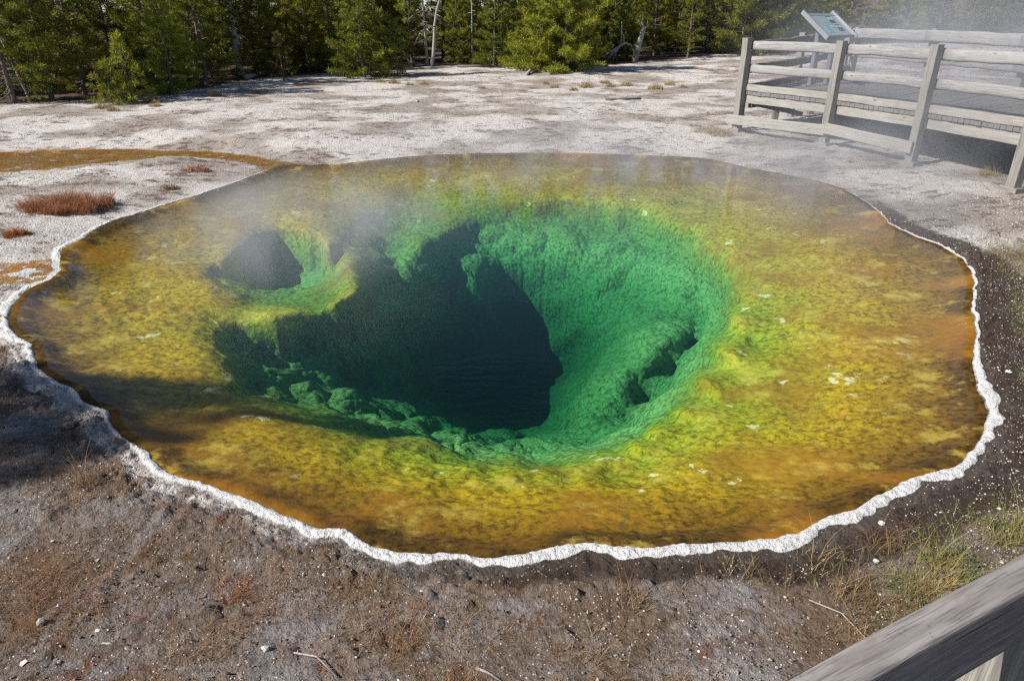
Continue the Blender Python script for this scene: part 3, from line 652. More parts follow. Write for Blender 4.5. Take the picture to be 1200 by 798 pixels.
def railing(label, path, zt, sides, loc, rail_mat, curb_mat, posts=True, lows=(), rail_h=.20, mids=True, footing=True, post_top=None):
    t = empty('wooden_railing', loc, label, 'railing', 'railings of the boardwalk')
    n = len(path)
    for i, (p, z) in enumerate(zip(path, zt)):
        a = path[max(i - 1, 0)]; b = path[min(i + 1, n - 1)]; tng = (b - a).normalized(); nrm_ = Vector((tng.y, -tng.x, 0)) * sides
        if posts:
            q = p + nrm_ * .13; g = gh(q.x, q.y)
            beam('post', (q.x, q.y, g - .15), (q.x, q.y, z + .06), .15, .17, M_POST, t, up=tng, rnd=.012)
            if footing:
                beam('footing', (q.x - tng.x * .16, q.y - tng.y * .16, g + .01), (q.x + tng.x * .16, q.y + tng.y * .16, g + .01), .20, .12, M_POST, t)
    for i in range(n - 1):
        a, b = path[i], path[i + 1]; tng = (b - a).normalized(); nrm_ = Vector((tng.y, -tng.x, 0)) * sides
        ov = tng * .06
        for dz, hh in ((-.10, rail_h), (-.60, rail_h * .92)) if mids else ((-.10, rail_h),):
            beam('rail', a - ov + nrm_ * -.03 + Vector((0, 0, zt[i] + dz)), b + ov * .98 + nrm_ * -.03 + Vector((0, 0, zt[i + 1] + dz)), .13, hh, rail_mat, t, rnd=.05, wav=.012)
        if curb_mat:
            beam('curb_board', a + tng * .02 + nrm_ * .0 + Vector((0, 0, zt[i] - 1.02)), b - tng * .02 + Vector((0, 0, zt[i + 1] - 1.02)), .12, .14, curb_mat, t)
    for i, z0, z1, e0 in lows:
        a, b = path[i], path[i + 1]; tng = (b - a).normalized(); nrm_ = Vector((tng.y, -tng.x, 0)) * sides
        beam('brace_board', a + nrm_ * .245 - tng * e0 + Vector((0, 0, z0)), b + nrm_ * .245 + tng * .05 + Vector((0, 0, z1)), .05, .22, M_PALE, t)
    return t
railing('pale railing of posts and two thick rails along the pool side of the boardwalk', FR, [2.2] * 6, 1, (6.8, 15.5, GZ), M_RAIL, M_PALE, lows=((0, .44, .52, .22), (1, .56, .50, -.1)))
railing('short railing closing the end of the boardwalk beside the information panel', [FR[0] + Vector((.12, .15, 0)), FR[0].lerp(BK[0], .5), BK[0]], [2.18, 2.27, 2.38], -1, (7.7, 19.8, GZ), M_DARKW, M_DARKW, footing=False)
railing('long railing along the far side of the boardwalk towards the misty wood', [p.copy() for p in BK], [2.38, 2.38, 2.36, 2.34, 2.32, 2.30], -1, (10.4, 17, GZ), M_RAIL, None, rail_h=.26, footing=False)

# ------------------------------------------------------------------ the information panel
L_ = Vector((.80, .60, 0)); S_ = Vector((.60, -.80, 0))
pc = Vector((7.72, 18.62, 2.54))
sg = empty('information_panel', (7.75, 18.75, DZ + .05), 'slanted information panel on two grey metal legs on the boardwalk', 'sign')
M_METAL = plain('grey_metal', (.17, .18, .21), .45, .5, Metallic=.3); M_FRAME = plain('frame_metal', (.32, .32, .34), .4, .5, Metallic=.5)
sl_dir = (S_ * .62 - Vector((0, 0, .46))).normalized(); nv = L_.cross(sl_dir).normalized(); nv = nv if nv.z > 0 else -nv
PW, PH = 1.22, .80
def P_(u, v, e=0): return pc + L_ * u + sl_dir * v + nv * e
def slab(name, u0, u1, v0, v1, e0, e1, mat, parent):
    bm = bmesh.new(); vs = [bm.verts.new(P_(u, v, e) - sg.location) for e in (e0, e1) for u, v in ((u0, v0), (u1, v0), (u1, v1), (u0, v1))]
    for f in ((0, 1, 2, 3), (4, 5, 6, 7), (0, 1, 5, 4), (1, 2, 6, 5), (2, 3, 7, 6), (3, 0, 4, 7)): bm.faces.new([vs[k] for k in f])
    bmesh.ops.bevel(bm, geom=list(bm.edges), offset=.004, segments=1, affect='EDGES')
    return bm_obj(name, bm, mat, parent, False)
bd = slab('panel_board', -PW / 2, PW / 2, -PH / 2, PH / 2, -.03, .0, plain('panel_print', (.26, .32, .31), .35, .5), sg)
for u in (-PW / 2 - .025, PW / 2 + .025): slab('panel_frame', u - .024, u + .024, -PH / 2 - .08, PH / 2 + .08, -.07, .035, M_FRAME, sg)
M_PH = plain('printed_photo', (.07, .08, .10), .35)
slab('printed_picture', .08, .30, -.28, -.04, .001, .004, M_PH, bd); slab('printed_picture', .14, .36, .02, .26, .001, .004, M_PH, bd)
slab('printed_picture', .10, .28, -.25, -.14, .005, .007, plain('photo_sky', (.30, .38, .46), .35), bd); slab('printed_picture', .16, .34, .05, .13, .005, .007, plain('photo_sky_two', (.34, .36, .40), .35), bd)
slab('printed_picture', -.34, -.14, .06, .30, .001, .004, plain('photo_pool_blue', (.12, .32, .40), .35), bd)
slab('printed_picture', -.04, .08, .03, .12, .001, .004, plain('photo_ochre', (.42, .30, .20), .35), bd)
slab('header_band', -PW / 2 + .03, PW / 2 - .03, -PH / 2 + .02, -PH / 2 + .08, .001, .004, plain('header_grey', (.22, .27, .27), .35), bd)
for u in (-.36, .36):
    top = P_(u, .0, -.06); zb = DZ + .06
    lg = beam('leg', (top.x, top.y, zb), top, .10, .17, M_METAL, sg, up=L_, rnd=.01, wav=0)
    bp = slab_bm = bmesh.new(); bmesh.ops.create_cube(bp, size=1)
    for v in bp.verts: v.co = Vector((v.co.x * .34, v.co.y * .24, v.co.z * .03)) + Vector((top.x, top.y, zb)) - sg.location
    bm_obj('base_plate', bp, M_FRAME, sg, False)
beam('support_arm', P_(-.36, -.33, -.06), P_(-.36, .33, -.06), .05, .07, M_METAL, sg, up=nv, wav=0); beam('support_arm', P_(.36, -.33, -.06), P_(.36, .33, -.06), .05, .07, M_METAL, sg, up=nv, wav=0)

# ------------------------------------------------------------------ the near railing at the lower right
nr = empty('wooden_railing', (.95, .95, .25), 'weathered grey railing with a split plank rail close in the lower right corner', 'railing')
K = 1.6; dzr = .53 * K; zr = CAM_Z - dzr
a = Vector((.315 * K, .433 * K, 0)); b = Vector((.52 * K, .538 * K, 0)); tn = (b - a).normalized(); nn = Vector((-tn.y, tn.x, 0))
wdt, hgt_ = .028 * K + .012, .083 * K + .012
mid_ = a + tn * (Vector((.99, .96, 0)) - a).dot(tn); r0 = mid_ - tn * 2.35 + nn * wdt / 2; r1 = mid_ + tn * 2.35 + nn * wdt / 2
beam('rail', r0 + Vector((0, 0, zr - hgt_ / 2)), r1 + Vector((0, 0, zr - hgt_ / 2)), wdt, hgt_, M_NEAR, nr, rnd=.008, wav=.0015, seg=30)
for q in (Vector((.99, .96, 0)) + tn * .02, Vector((.99, .99, 0)) - tn * 2.2, Vector((.99, .99, 0)) + tn * 2.2):
    q = q + nn * .02
    beam('post', (q.x, q.y, gh(q.x, q.y) - .1), (q.x, q.y, zr - hgt_ - .003), .13, .15, M_POST, nr, up=tn)
beam('rail', r0 + Vector((0, 0, zr - .62)), r1 + Vector((0, 0, zr - .62)), wdt, hgt_, M_NEAR, nr, rnd=.008, wav=.0015, seg=20)
# ------------------------------------------------------------------ pines
def pine_meshes(seed, H, Rad, crown0=.04, dens=1.0, dead_low=.0, mat=None, taper_pow=.85, leaf=.15):
    rg = random.Random(seed); nprng = np.random.default_rng(seed)
    bm = bmesh.new(); sides = 7; n = 9
    lean = Vector((rg.uniform(-.03, .03), rg.uniform(-.03, .03), 0)) * H
    tp = [Vector((lean.x * (i / n) ** 1.5 + rg.uniform(-.01, .01) * H * .3, lean.y * (i / n) ** 1.5 + rg.uniform(-.01, .01) * H * .3, H * i / n)) for i in range(n + 1)]
    r0 = .011 * H + .012
    tube(bm, [Vector((0, 0, -.3))] + tp, [r0 * 1.15] + [max(.008, r0 * (1 - i / n) ** .9) for i in range(n + 1)], sides)
    def axis(z):
        u = min(max(z / H, 0), 1) * n; i = min(int(u), n - 1); return tp[i].lerp(tp[i + 1], u - i)
    P, D, T, Sz = [], [], [], []
    nb = int(62 * dens * (H / 5) ** .75) + 14
    for k in range(nb):
        f = crown0 + (1 - crown0) * ((k + rg.random()) / nb) ** 1.05
        if f > .985: continue
        z = f * H; a = k * 2.39996 + rg.uniform(-.5, .5)
        low = min(1, (f - crown0) / .12 + .55)
        L = Rad * (1.02 - f) ** taper_pow * rg.uniform(.65, 1.15) * low + .06
        el = R(-12 + 50 * f + rg.uniform(-9, 9)); b0 = axis(z); dr = Vector((math.cos(a) * math.cos(el), math.sin(a) * math.cos(el), math.sin(el)))
        dead = rg.random() < dead_low * max(0, 1 - f / .45)
        ns = 5; bp = []
        for i in range(ns + 1):
            q = i / ns; bp.append(b0 + dr * L * q + Vector((0, 0, L * (.24 * q * q - (.05 if not dead else .25) * q))))
        tube(bm, bp, [max(.004, r0 * .30 * (1 - q / (ns + .5)) * (L / Rad) ** .5) for q in range(ns + 1)], 4)
        if dead:
            for _ in range(3):
                q = rg.uniform(.4, .95); i = min(int(q * ns), ns - 1); s0 = bp[i].lerp(bp[i + 1], q * ns - i)
                sd = (dr + Vector((rg.uniform(-1, 1), rg.uniform(-1, 1), rg.uniform(-.6, .3)))).normalized()
                tube(bm, [s0, s0 + sd * L * .28], [.006, .003], 3)
            continue
        # twigs and the needle brushes at their ends
        nt_ = max(4, int(L * 17 * dens))
        for j in range(nt_):
            q = .22 + .78 * (j + rg.random()) / nt_; i = min(int(q * ns), ns - 1); s0 = bp[i].lerp(bp[i + 1], q * ns - i)
            side = Vector((-dr.y, dr.x, 0)).normalized() * rg.choice((-1, 1)); sd = (dr * rg.uniform(.5, 1.1) + side * rg.uniform(.0, 1.0) + Vector((0, 0, rg.uniform(-.05, .75)))).normalized()
            tl = L * .30 * rg.uniform(.3, 1.0) * (1.15 - q * .6) + .03
            for m in range(2 if tl > .16 else 1):
                pq = s0 + sd * tl * (1 - .45 * m)
                P.append(pq); D.append(sd); T.append(min(1, max(0, .25 + .55 * q + rg.uniform(-.3, .3)))); Sz.append(rg.uniform(.75, 1.25))
        P.append(bp[-1]); D.append((bp[-1] - bp[-2]).normalized()); T.append(.95); Sz.append(1.1)
    for _ in range(5): P.append(tp[-1] - Vector((0, 0, rg.uniform(0, .3)))); D.append(Vector((rg.uniform(-.3, .3), rg.uniform(-.3, .3), 1)).normalized()); T.append(.9); Sz.append(1)
    P = np.array([tuple(v) for v in P]); D = np.array([tuple(v) for v in D]); T = np.array(T); Sz = np.array(Sz)
    NBL = 9; nP = len(P)
    Pr = np.repeat(P, NBL, 0); Dr = np.repeat(D, NBL, 0); Tr = np.repeat(T, NBL) + nprng.uniform(-.15, .15, nP * NBL); Sr = np.repeat(Sz, NBL)
    rv = nprng.normal(size=Pr.shape); rv /= np.linalg.norm(rv, axis=1, keepdims=True)
    dirn = Dr * .85 + rv * .85; dirn /= np.linalg.norm(dirn, axis=1, keepdims=True)
    sw = np.cross(dirn, nprng.normal(size=Pr.shape)); sw /= np.linalg.norm(sw, axis=1, keepdims=True) + 1e-9
    ln = (leaf * Sr * nprng.uniform(.7, 1.2, len(Sr)))[:, None]; wd = ln * .075
    base = Pr - Dr * ln * .25 + rv * ln * .08
    vs = np.stack([base, base + dirn * ln * .5 + sw * wd, base + dirn * ln, base + dirn * ln * .5 - sw * wd], 1).reshape(-1, 3)
    fs = np.arange(len(vs)).reshape(-1, 4)
    crown = np_mesh('crown', vs, fs, mat or M_NEEDLE, smooth=False, attrs={'tone': np.repeat(np.clip(Tr, 0, 1), 4)})
    trunk = bpy.data.meshes.new('trunk'); bmesh.ops.recalc_face_normals(bm, faces=bm.faces); bm.to_mesh(trunk); bm.free(); trunk.materials.append(M_BARK)
    for f in trunk.polygons: f.use_smooth = True
    return trunk, crown
TALL = [pine_meshes(11, 5.6, 1.35, .02, 1.25), pine_meshes(12, 6.4, 1.35, .03, 1.2, .3), pine_meshes(13, 4.8, 1.35, .01, 1.35), pine_meshes(14, 6.8, 1.35, .06, 1.15, .5), pine_meshes(15, 5.2, 1.15, .02, 1.3), pine_meshes(16, 7.4, 1.4, .08, 1.1, .6)]
DARK = [pine_meshes(21, 6.2, 1.7, .02, 1.1, .7), pine_meshes(22, 7.0, 1.5, .05, 1.1, .6)]
BUSH = [pine_meshes(31, 4.9, 1.9, .0, 1.45, taper_pow=.65), pine_meshes(32, 4.2, 1.7, .0, 1.5, taper_pow=.65)]
SMALL = [pine_meshes(41, 1.6, .62, .0, 1.0, taper_pow=.8, leaf=.13), pine_meshes(42, 2.0, .60, .0, 1.0, taper_pow=.9, leaf=.13), pine_meshes(43, 1.2, .55, .0, .9, taper_pow=.7, leaf=.12)]
THIN = [pine_meshes(51, 1.8, .55, .05, .55, mat=M_DRYN, leaf=.12)]
_tr = random.Random(99)
def pine(kind, x, y, scale, label, group=None, rot=None, cat='pine tree', name='pine_tree', sz=1.0):
    o = empty(name, (x, y, gh(x, y) - .03), label, cat, group)
    o.rotation_euler = (_tr.uniform(-.03, .03), _tr.uniform(-.03, .03), rot if rot is not None else _tr.uniform(0, 6.28)); o.scale = (scale, scale, scale * sz)
    link('trunk', kind[0], o); link('crown', kind[1], o); return o
front = [  # px base, py base, mesh, scale, label
 (18, 121, DARK[0], 1.0, 'dark pine with bare grey lower branches at the left edge of the forest'),
 (62, 117, DARK[1], 1.0, 'dark pine with dead grey twigs second from the left edge'),
 (100, 112, TALL[1], 1.0, 'tall dark pine behind the cluster of small bright pines'),
 (132, 122, SMALL[2], 1.05, 'squat bright sapling at the left of the small pine cluster'),
 (156, 121, SMALL[1], 1.0, 'pointed bright young pine standing out before the dark left forest'),
 (180, 121, SMALL[2], .38, 'tiny pine sprout beside the pointed young pine'),
 (203, 110, TALL[4], .82, 'bright green pine just right of the small pine cluster'),
 (243, 101, TALL[3], 1.0, 'dark pine left of the thick black trunk'),
 (312, 88, TALL[2], 1.0, 'sunlit pine behind the white fallen log'),
 (333, 95, THIN[0], 1.0, 'thin yellowish little pine on the open ground by the white log'),
 (362, 84, TALL[0], 1.0, 'full sunlit pine right of the thin yellowish little pine'),
 (390, 83, TALL[4], .95, 'narrow pine between two full bright pines'),
 (427, 91, TALL[2], 1.08, 'bright conical pine standing forward with bare patches of ground round it'),
 (466, 90, SMALL[1], 1.12, 'small dense young pine beside the bright conical pine'),
 (541, 75, TALL[4], .9, 'slim pine with a visible grey stem in the middle of the forest edge'),
 (579, 78, TALL[0], .92, 'pointed pine right of the slim grey stemmed pine'),
 (633, 82, BUSH[1], 1.05, 'round bushy pine joined to the left of the broadest pine'),
 (664, 84, BUSH[0], 1.18, 'broadest bushy pine of the forest edge, behind the bent white branch'),
 (766, 66, TALL[1], 1.0, 'pine rising behind the bleached broken stump'),
 (806, 68, TALL[3], .9, 'shaded dark pine at the start of the drifting steam'),
 (868, 63, BUSH[1], 1.55, 'bright bushy pine just left of the boardwalk end'),
 (905, 60, BUSH[0], 1.35, 'bushy pine half veiled by steam behind the end railing')]
placed = []
for px, py, kd, sc_, lab in front:
    x, y, z = on_ground(px, py); placed.append((x, y)); pine(kd, x, y, sc_, lab, 'pines along the forest edge')
# the forest behind: rows set back from the edge
cnt = 0
def along(u):
    u = u * (len(TL) - 1); i = min(int(u), len(TL) - 2); return TL[i] + (TL[i + 1] - TL[i]) * (u - i)
arc = np.concatenate([[0], np.cumsum(np.hypot(*np.diff(TL, axis=0).T))]); 
def along_m(s):
    i = min(max(int(np.searchsorted(arc, s)) - 1, 0), len(TL) - 2); f = (s - arc[i]) / (arc[i + 1] - arc[i]); return TL[i] + (TL[i + 1] - TL[i]) * f
for row, (off, step) in enumerate(((2.4, 3.2), (4.0, 2.4), (6.0, 2.6), (10.0, 3.2), (15, 3.6), (21, 4.0))):
    s_ = .6
    while s_ < arc[-1] - .5:
        p = along_m(s_); rdir = p / np.hypot(*p); q = p + rdir * (off + _tr.uniform(-.7, .9)); pxx = 600 + F_PX * q[0] / (q[1] * CP + 1.0)
        right = pxx > 930
        s_ += step * _tr.uniform(.75, 1.25) * (1.5 if right else 1) * (1 + .25 * max(0, (np.hypot(*p) - 30) / 30))
        if min((math.hypot(q[0] - a, q[1] - b) for a, b in placed), default=9) < 1.15: continue
        if row == 0 and 880 < pxx < 1120 and _tr.random() < .5: continue
        if row < 2 and pxx < -40: continue
        placed.append(tuple(q)); big = 1 + .10 * row
        kd = _tr.choice(TALL + ([DARK[0], DARK[1]] if pxx < 300 else []))
        if right: pine(kd, q[0], q[1], _tr.uniform(.75, 1.05) * big, 'pine dimmed by steam in the pale wood far behind the boardwalk', 'misty pines behind the boardwalk')
        elif row == 0: pine(kd, q[0], q[1], _tr.uniform(.8, 1.05), 'pine with its crown merged into its neighbours in the front of the forest wall', 'pines closing the forest front')
        else: pine(kd, q[0], q[1], _tr.uniform(.85, 1.1) * big, 'shaded pine deep in the forest, seen only between nearer pines', 'pines deep in the forest')
        cnt += 1
print('pines', cnt + len(front))
# trees outside the frame on the left whose shadows fall across the near ground and the pool
for x, y, k, s_, lab in ((-12.2, 1.75, TALL[3], 1.36, 'pine beyond the left edge whose shadow crosses the pool rim'), (-11.5, 1.2, TALL[0], 1.36, 'pine beyond the left edge shading the dark ground at far left'), (-13.6, 1.3, TALL[1], 1.46, 'pine standing farther out beyond the left edge')):
    pine(k, x, y, s_, lab, 'pines outside the left edge')

# ------------------------------------------------------------------ dead trees, snags and fallen wood
def snag(name, base, top, r, label, cat, group=None, twigs=8, seed=0, bend=.1, twl=.5):
    rg = random.Random(seed); x, y, z = base; o = empty(name, (x, y, z), label, cat, group); bm = bmesh.new(); top = Vector(top); n = 8
    pp = [top * (i / n) + Vector((math.sin(i * 1.3 + seed), math.cos(i * 1.7 + seed), 0)) * bend * .15 * (i / n) for i in range(n + 1)]
    tube(bm, [Vector((0, 0, -.15))] + pp, [r * 1.25] + [r * (1 - .75 * i / n) for i in range(n + 1)], 8); bm_obj('trunk', bm, M_SNAG, o)
    bm = bmesh.new()
    for k in range(twigs):
        f = rg.uniform(.2, .95); s0 = top * f; a = rg.uniform(0, 6.28); L = twl * rg.uniform(.5, 1.3); d = Vector((math.cos(a), math.sin(a), rg.uniform(-.5, .35)))
        tube(bm, [s0, s0 + d * L * .5, s0 + d * L + Vector((0, 0, -.2 * L))], [r * .28, r * .2, r * .08], 4)
        e = s0 + d * L * .5; d2 = Vector((math.cos(a + 1), math.sin(a + 1), rg.uniform(-.4, .4))); tube(bm, [e, e + d2 * L * .4], [r * .15, r * .06], 3)
    if twigs: bm_obj('dead_branch', bm, M_SNAG, o)
    else: bm.free()
    return o
def g3(px, py): return Vector(on_ground(px, py))
snag('dead_tree', g3(283, 91), (-.25, .1, 7), .17, 'thick dark bare trunk rising before the left forest', 'dead tree', twigs=14, seed=3)
snag('dead_tree', g3(501, 77), (-.2, .2, 5.5), .085, 'upright bare grey trunk with many dead twigs', 'dead tree', twigs=26, seed=5, twl=.8)
snag('dead_tree', g3(506, 78), (.75, .2, 5), .095, 'leaning bare trunk with a pale foot beside the upright grey trunk', 'dead tree', twigs=9, seed=7, bend=1.2)
snag('dead_tree', g3(484, 82), (-.55, .1, 1.05), .06, 'short broken dead stem leaning left by the small dense pine', 'dead tree', twigs=2, seed=8)
snag('dead_tree', g3(554, 76), (0, .2, 4.5), .06, 'thin straight grey dead stem between two pines', 'dead tree', twigs=10, seed=9)
for px, py, tx, sd in ((14, 119, -.9, 13), (36, 119, -.7, 14)):
    snag('dead_tree', g3(px, py), (tx, .2, 2.6), .05, 'leaning grey dead sapling at the far left, ' + ('nearest the edge' if px < 20 else 'right of its twin'), 'dead tree', 'dead saplings at the far left', twigs=12, seed=sd, twl=.6)
# bleached stump with its arching limb
x, y, z = on_ground(744, 72); st = empty('dead_stump', (x, y, z), 'bleached broken stump with an arching limb and finger-like roots', 'stump')
u = np.hypot(x, y) / F_PX * .96
bm = bmesh.new(); tube(bm, [Vector((0, 0, -.1)), Vector((1.5 * u, 0, 10 * u)), Vector((5 * u, 0, 24 * u)), Vector((8 * u, .1, 34 * u))], [.20, .17, .14, .10], 8); bm_obj('trunk', bm, M_SNAG, st)
bm = bmesh.new()
for pts_, rr_ in (([(8, 34), (5, 39), (6, 44)], .06), ([(7, 33), (3, 37), (1, 42)], .04), ([(8, 33), (12, 36), (11, 41)], .045), ([(4, 14), (12, 14), (18, 15)], .05)):
    tube(bm, [Vector((a * u, .05, b * u)) for a, b in pts_], [rr_, rr_ * .8, rr_ * .4], 6)
bm_obj('broken_branch', bm, M_SNAG, st)
bm = bmesh.new(); tube(bm, [Vector((a * u, -.1, b * u)) for a, b in ((-1, 4), (-2, 10), (-6, 16), (-12, 19), (-18, 16), (-22, 10), (-25, 2))], [.07, .075, .08, .08, .07, .06, .04], 7)
for a0, b0, a1, b1 in ((-17, 17, -30, 6), (-18, 16, -35, 5), (-22, 11, -40, 4), (-20, 14, -33, 0), (-17, 17, -18, 40), (-14, 19, -16, 27)):
    tube(bm, [Vector((a0 * u, -.1, b0 * u)), Vector(((a0 * .45 + a1 * .55) * u, -.25, (b0 * .35 + b1 * .65 + 2) * u)), Vector((a1 * u, -.3, b1 * u))], [.05, .04, .02], 5)
bm_obj('arching_limb', bm, M_SNAG, st)
def fallen(name, pts_px, r, label, group=None, lift=.5, cat='log', mat=None, heights=None):
    ps = [g3(*q) for q in pts_px]; o0 = ps[0]
    bm = bmesh.new(); pp = []
    for i, p in enumerate(ps): pp.append(p - o0 + Vector((0, 0, r * lift + (heights[i] if heights else 0))))
    tube(bm, pp, [r * (1 - .35 * i / max(1, len(pp) - 1)) for i in range(len(pp))], 8)
    o = bm_obj(name, bm, mat or M_SNAG); o.location = o0; return tag(o, label, cat, group)
fallen('fallen_log', [(306, 89), (315, 86.5), (326, 84)], .16, 'thick bleached log lying below the sunlit pine', 'fallen logs at the forest edge')
fallen('fallen_log', [(288, 93), (296, 91), (303, 89.5)], .12, 'short pale log end left of the thick bleached log', 'fallen logs at the forest edge')
fallen('fallen_log', [(536, 79.5), (560, 79), (590, 79.5), (612, 78)], .08, 'long dark log in the shade at the middle of the forest edge', 'fallen logs at the forest edge', mat=M_DARKW)
fallen('fallen_log', [(573, 74), (600, 72), (625, 70)], .09, 'dark log leaning behind the long shaded log', 'fallen logs at the forest edge', mat=M_DARKW, heights=[.1, .3, .5])
fallen('bent_branch', [(617, 89), (624, 84), (632, 82), (640, 83), (645, 88)], .075, 'bent white branch arching over the ground before the broadest pine', cat='branch', heights=[0, .12, .15, .12, 0])
fallen('fallen_stick', [(710, 118), (730, 117.5), (751, 117)], .05, 'straight dark stick lying alone on the white flat', cat='stick', mat=M_DARKW)
fallen('fallen_stick', [(172, 154), (196, 152)], .03, 'grey stick lying on the flat at the left', cat='stick', mat=M_DARKW) if False else None
fallen('fallen_log', [(355, 82), (366, 80), (372, 81)], .14, 'weathered grey log butt under the full sunlit pine', 'fallen logs at the forest edge')
fallen('fallen_log', [(660, 80), (690, 77), (712, 79)], .10, 'brown log in the shade right of the broadest pine', 'fallen logs at the forest edge', mat=M_DARKW)

# ------------------------------------------------------------------ grass, tufts, stones
def blades(centers, hts, lean, wid, seed, seg=3, tilt=None, tone=None):
    """many curved blades as one mesh: centers (n,3)"""
    r = np.random.default_rng(seed); n = len(centers); az = r.uniform(0, 2 * math.pi, n); ln = lean * r.uniform(.3, 1.3, n)
    dx, dy = np.cos(az) * ln, np.sin(az) * ln
    if tilt is not None: dx = dx + tilt[0]; dy = dy + tilt[1]
    fa = r.uniform(0, math.pi, n); sx, sy = np.cos(fa), np.sin(fa); vs = []
    for i in range(seg + 1):
        q = i / seg; k = q * q * .8 + q * .2; px = centers[:, 0] + dx * hts * k; py = centers[:, 1] + dy * hts * k; pz = centers[:, 2] + hts * q * np.sqrt(np.maximum(.15, 1 - np.minimum(.85, (ln * q) ** 2 * .6)))
        ww = wid * (1 - q * .85)
        vs.append(np.stack([px - sx * ww, py - sy * ww, pz], 1)); vs.append(np.stack([px + sx * ww, py + sy * ww, pz], 1))
    V = np.stack(vs, 1); m = 2 * (seg + 1); base = (np.arange(n) * m)[:, None]
    F = np.concatenate([base + np.array([[2 * i, 2 * i + 1, 2 * i + 3, 2 * i + 2]]) for i in range(seg)], 0)
    tn_ = r.uniform(0, 1, n) if tone is None else tone
    return V.reshape(-1, 3), F, np.repeat(tn_, m)
def tuft_mesh(name, rx, ry, h, n, mat, seed, lean=.5, wid=.004):
    r = np.random.default_rng(seed); a = r.uniform(0, 2 * math.pi, n); q = np.sqrt(r.uniform(0, 1, n)); c = np.stack([rx * q * np.cos(a), ry * q * np.sin(a), np.full(n, -.02)], 1)
    nn_ = fbm(c[:, 0] / rx, c[:, 1] / ry, 1.7, 3, seed); hh = h * r.uniform(.45, 1.15, n) * (1.1 - .6 * q ** 2) * np.clip(.8 + .9 * nn_, .15, 1.5); c[:, 0] *= 1 + .25 * fbm(np.cos(a), np.sin(a), 1.5, 2, seed + 3)
    V, F, T = blades(c, hh, lean, wid, seed + 1); return np_mesh(name, V, F, mat, False, {'tone': T})
def tuft(name, px, py, me, label, group=None, sc=1.0, rot=None, cat='grass tuft'):
    x, y, z = on_ground(px, py); o = link(name, me); o.location = (x, y, z); o.scale = (sc,) * 3; o.rotation_euler[2] = _tr.uniform(0, 6.28) if rot is None else rot
    return tag(o, label, cat, group)
tuft('red_shrub', 78, 243, tuft_mesh('red_shrub', .64, .46, .27, 5200, M_RUST, 5, .9, .0045), 'low spreading rust red shrub on the pale flat left of the pool', rot=.25, cat='shrub')
tuft('grass_tuft', 17, 276, tuft_mesh('grass_tuft', .13, .12, .17, 420, M_ORTUFT, 6, .9, .004), 'small round orange tuft near the left edge above the orange run-off')
tuft('grass_tuft', 30, 274, tuft_mesh('grass_tuft', .07, .07, .11, 200, M_ORTUFT, 7, .9, .004), 'tiny orange tuft touching the right side of the round orange tuft')
tuft('grass_tuft', 230, 200, tuft_mesh('grass_tuft', .28, .2, .16, 500, M_RUST, 8, .9, .005), 'low reddish tuft between the run-off stream and the pool corner')
tuft('grass_tuft', 199, 221, tuft_mesh('grass_tuft', .24, .16, .11, 420, M_BRTUFT, 9, 1.0, .005), 'flat dark brown tuft on the spit between stream and pool')
tuft('grass_tuft', 212, 162, tuft_mesh('grass_tuft', .3, .2, .08, 300, M_BRTUFT, 10, 1.0, .006), 'faint brown tuft on the white flat above the stream') if False else None
tan = [tuft_mesh('grass_tuft', .26, .2, .24, 340, M_TAN, 20 + i, .8, .007) for i in range(3)]
for i, (px, py, s_, lab) in enumerate(((252, 113, 1.25, 'pale bunch of straw coloured grass at the forest shade, left'), (120, 127, .9, 'straw tuft below the small pine cluster'), (133, 130, .8, 'straw tuft right of the tuft below the small pine cluster'), (182, 125, .8, 'straw tuft before the tiny pine sprout'),
    (445, 97, 1.0, 'straw tuft under the bright conical pine'), (462, 98, 1.1, 'larger straw tuft under the small dense pine'), (480, 100, .7, 'low straw tuft right of the small dense pine'), (497, 99.5, .8, 'round straw tuft alone at the forest shade edge'), (565, 104, .6, 'small straw tuft on the white flat below the slim pine'),
    (640, 99, .7, 'straw tuft below the bent white branch'), (650, 103, .9, 'straw tuft lower right of the bent white branch'), (672, 106, .8, 'flat straw tuft in the middle of the tuft row'), (687, 103, 1.4, 'biggest straw tuft of the row before the broadest pine'), (709, 98, 1.0, 'straw tuft at the shadow edge of the broadest pine'),
    (716, 102, .9, 'straw tuft just below the shadow of the broadest pine'), (734, 101, 1.0, 'straw tuft above the straight dark stick'), (768, 105, 1.3, 'straw tuft right of the straight dark stick'), (785, 100, 1.1, 'straw tuft in the brown patch below the stump'), (800, 103, .8, 'straw tuft at the right of the brown patch'))):
    tuft('grass_tuft', px, py, tan[i % 3], lab, 'straw tufts along the forest edge', s_)
wide = tuft_mesh('grass_tuft', .6, .35, .22, 700, M_TAN, 31, .9, .005)
tuft('grass_tuft', 838, 157, wide, 'wide pale dry grass patch left of the first boardwalk post', 'dry patches by the boardwalk'); tuft('grass_tuft', 868, 84, wide, 'dry grass patch before the bushy pine by the boardwalk', 'dry patches by the boardwalk', .8)
tuft('grass_tuft', 1158, 206, tuft_mesh('grass_tuft', .22, .18, .2, 300, M_TAN, 33, .8, .004), 'yellowish tuft under the boardwalk edge at the right', 'dry patches by the boardwalk')
tuft('grass_tuft', 1022, 196, tuft_mesh('grass_tuft', .3, .2, .12, 260, M_TAN, 34, .9, .004), 'thin tan tuft on the pale ground below the boardwalk', 'dry patches by the boardwalk')
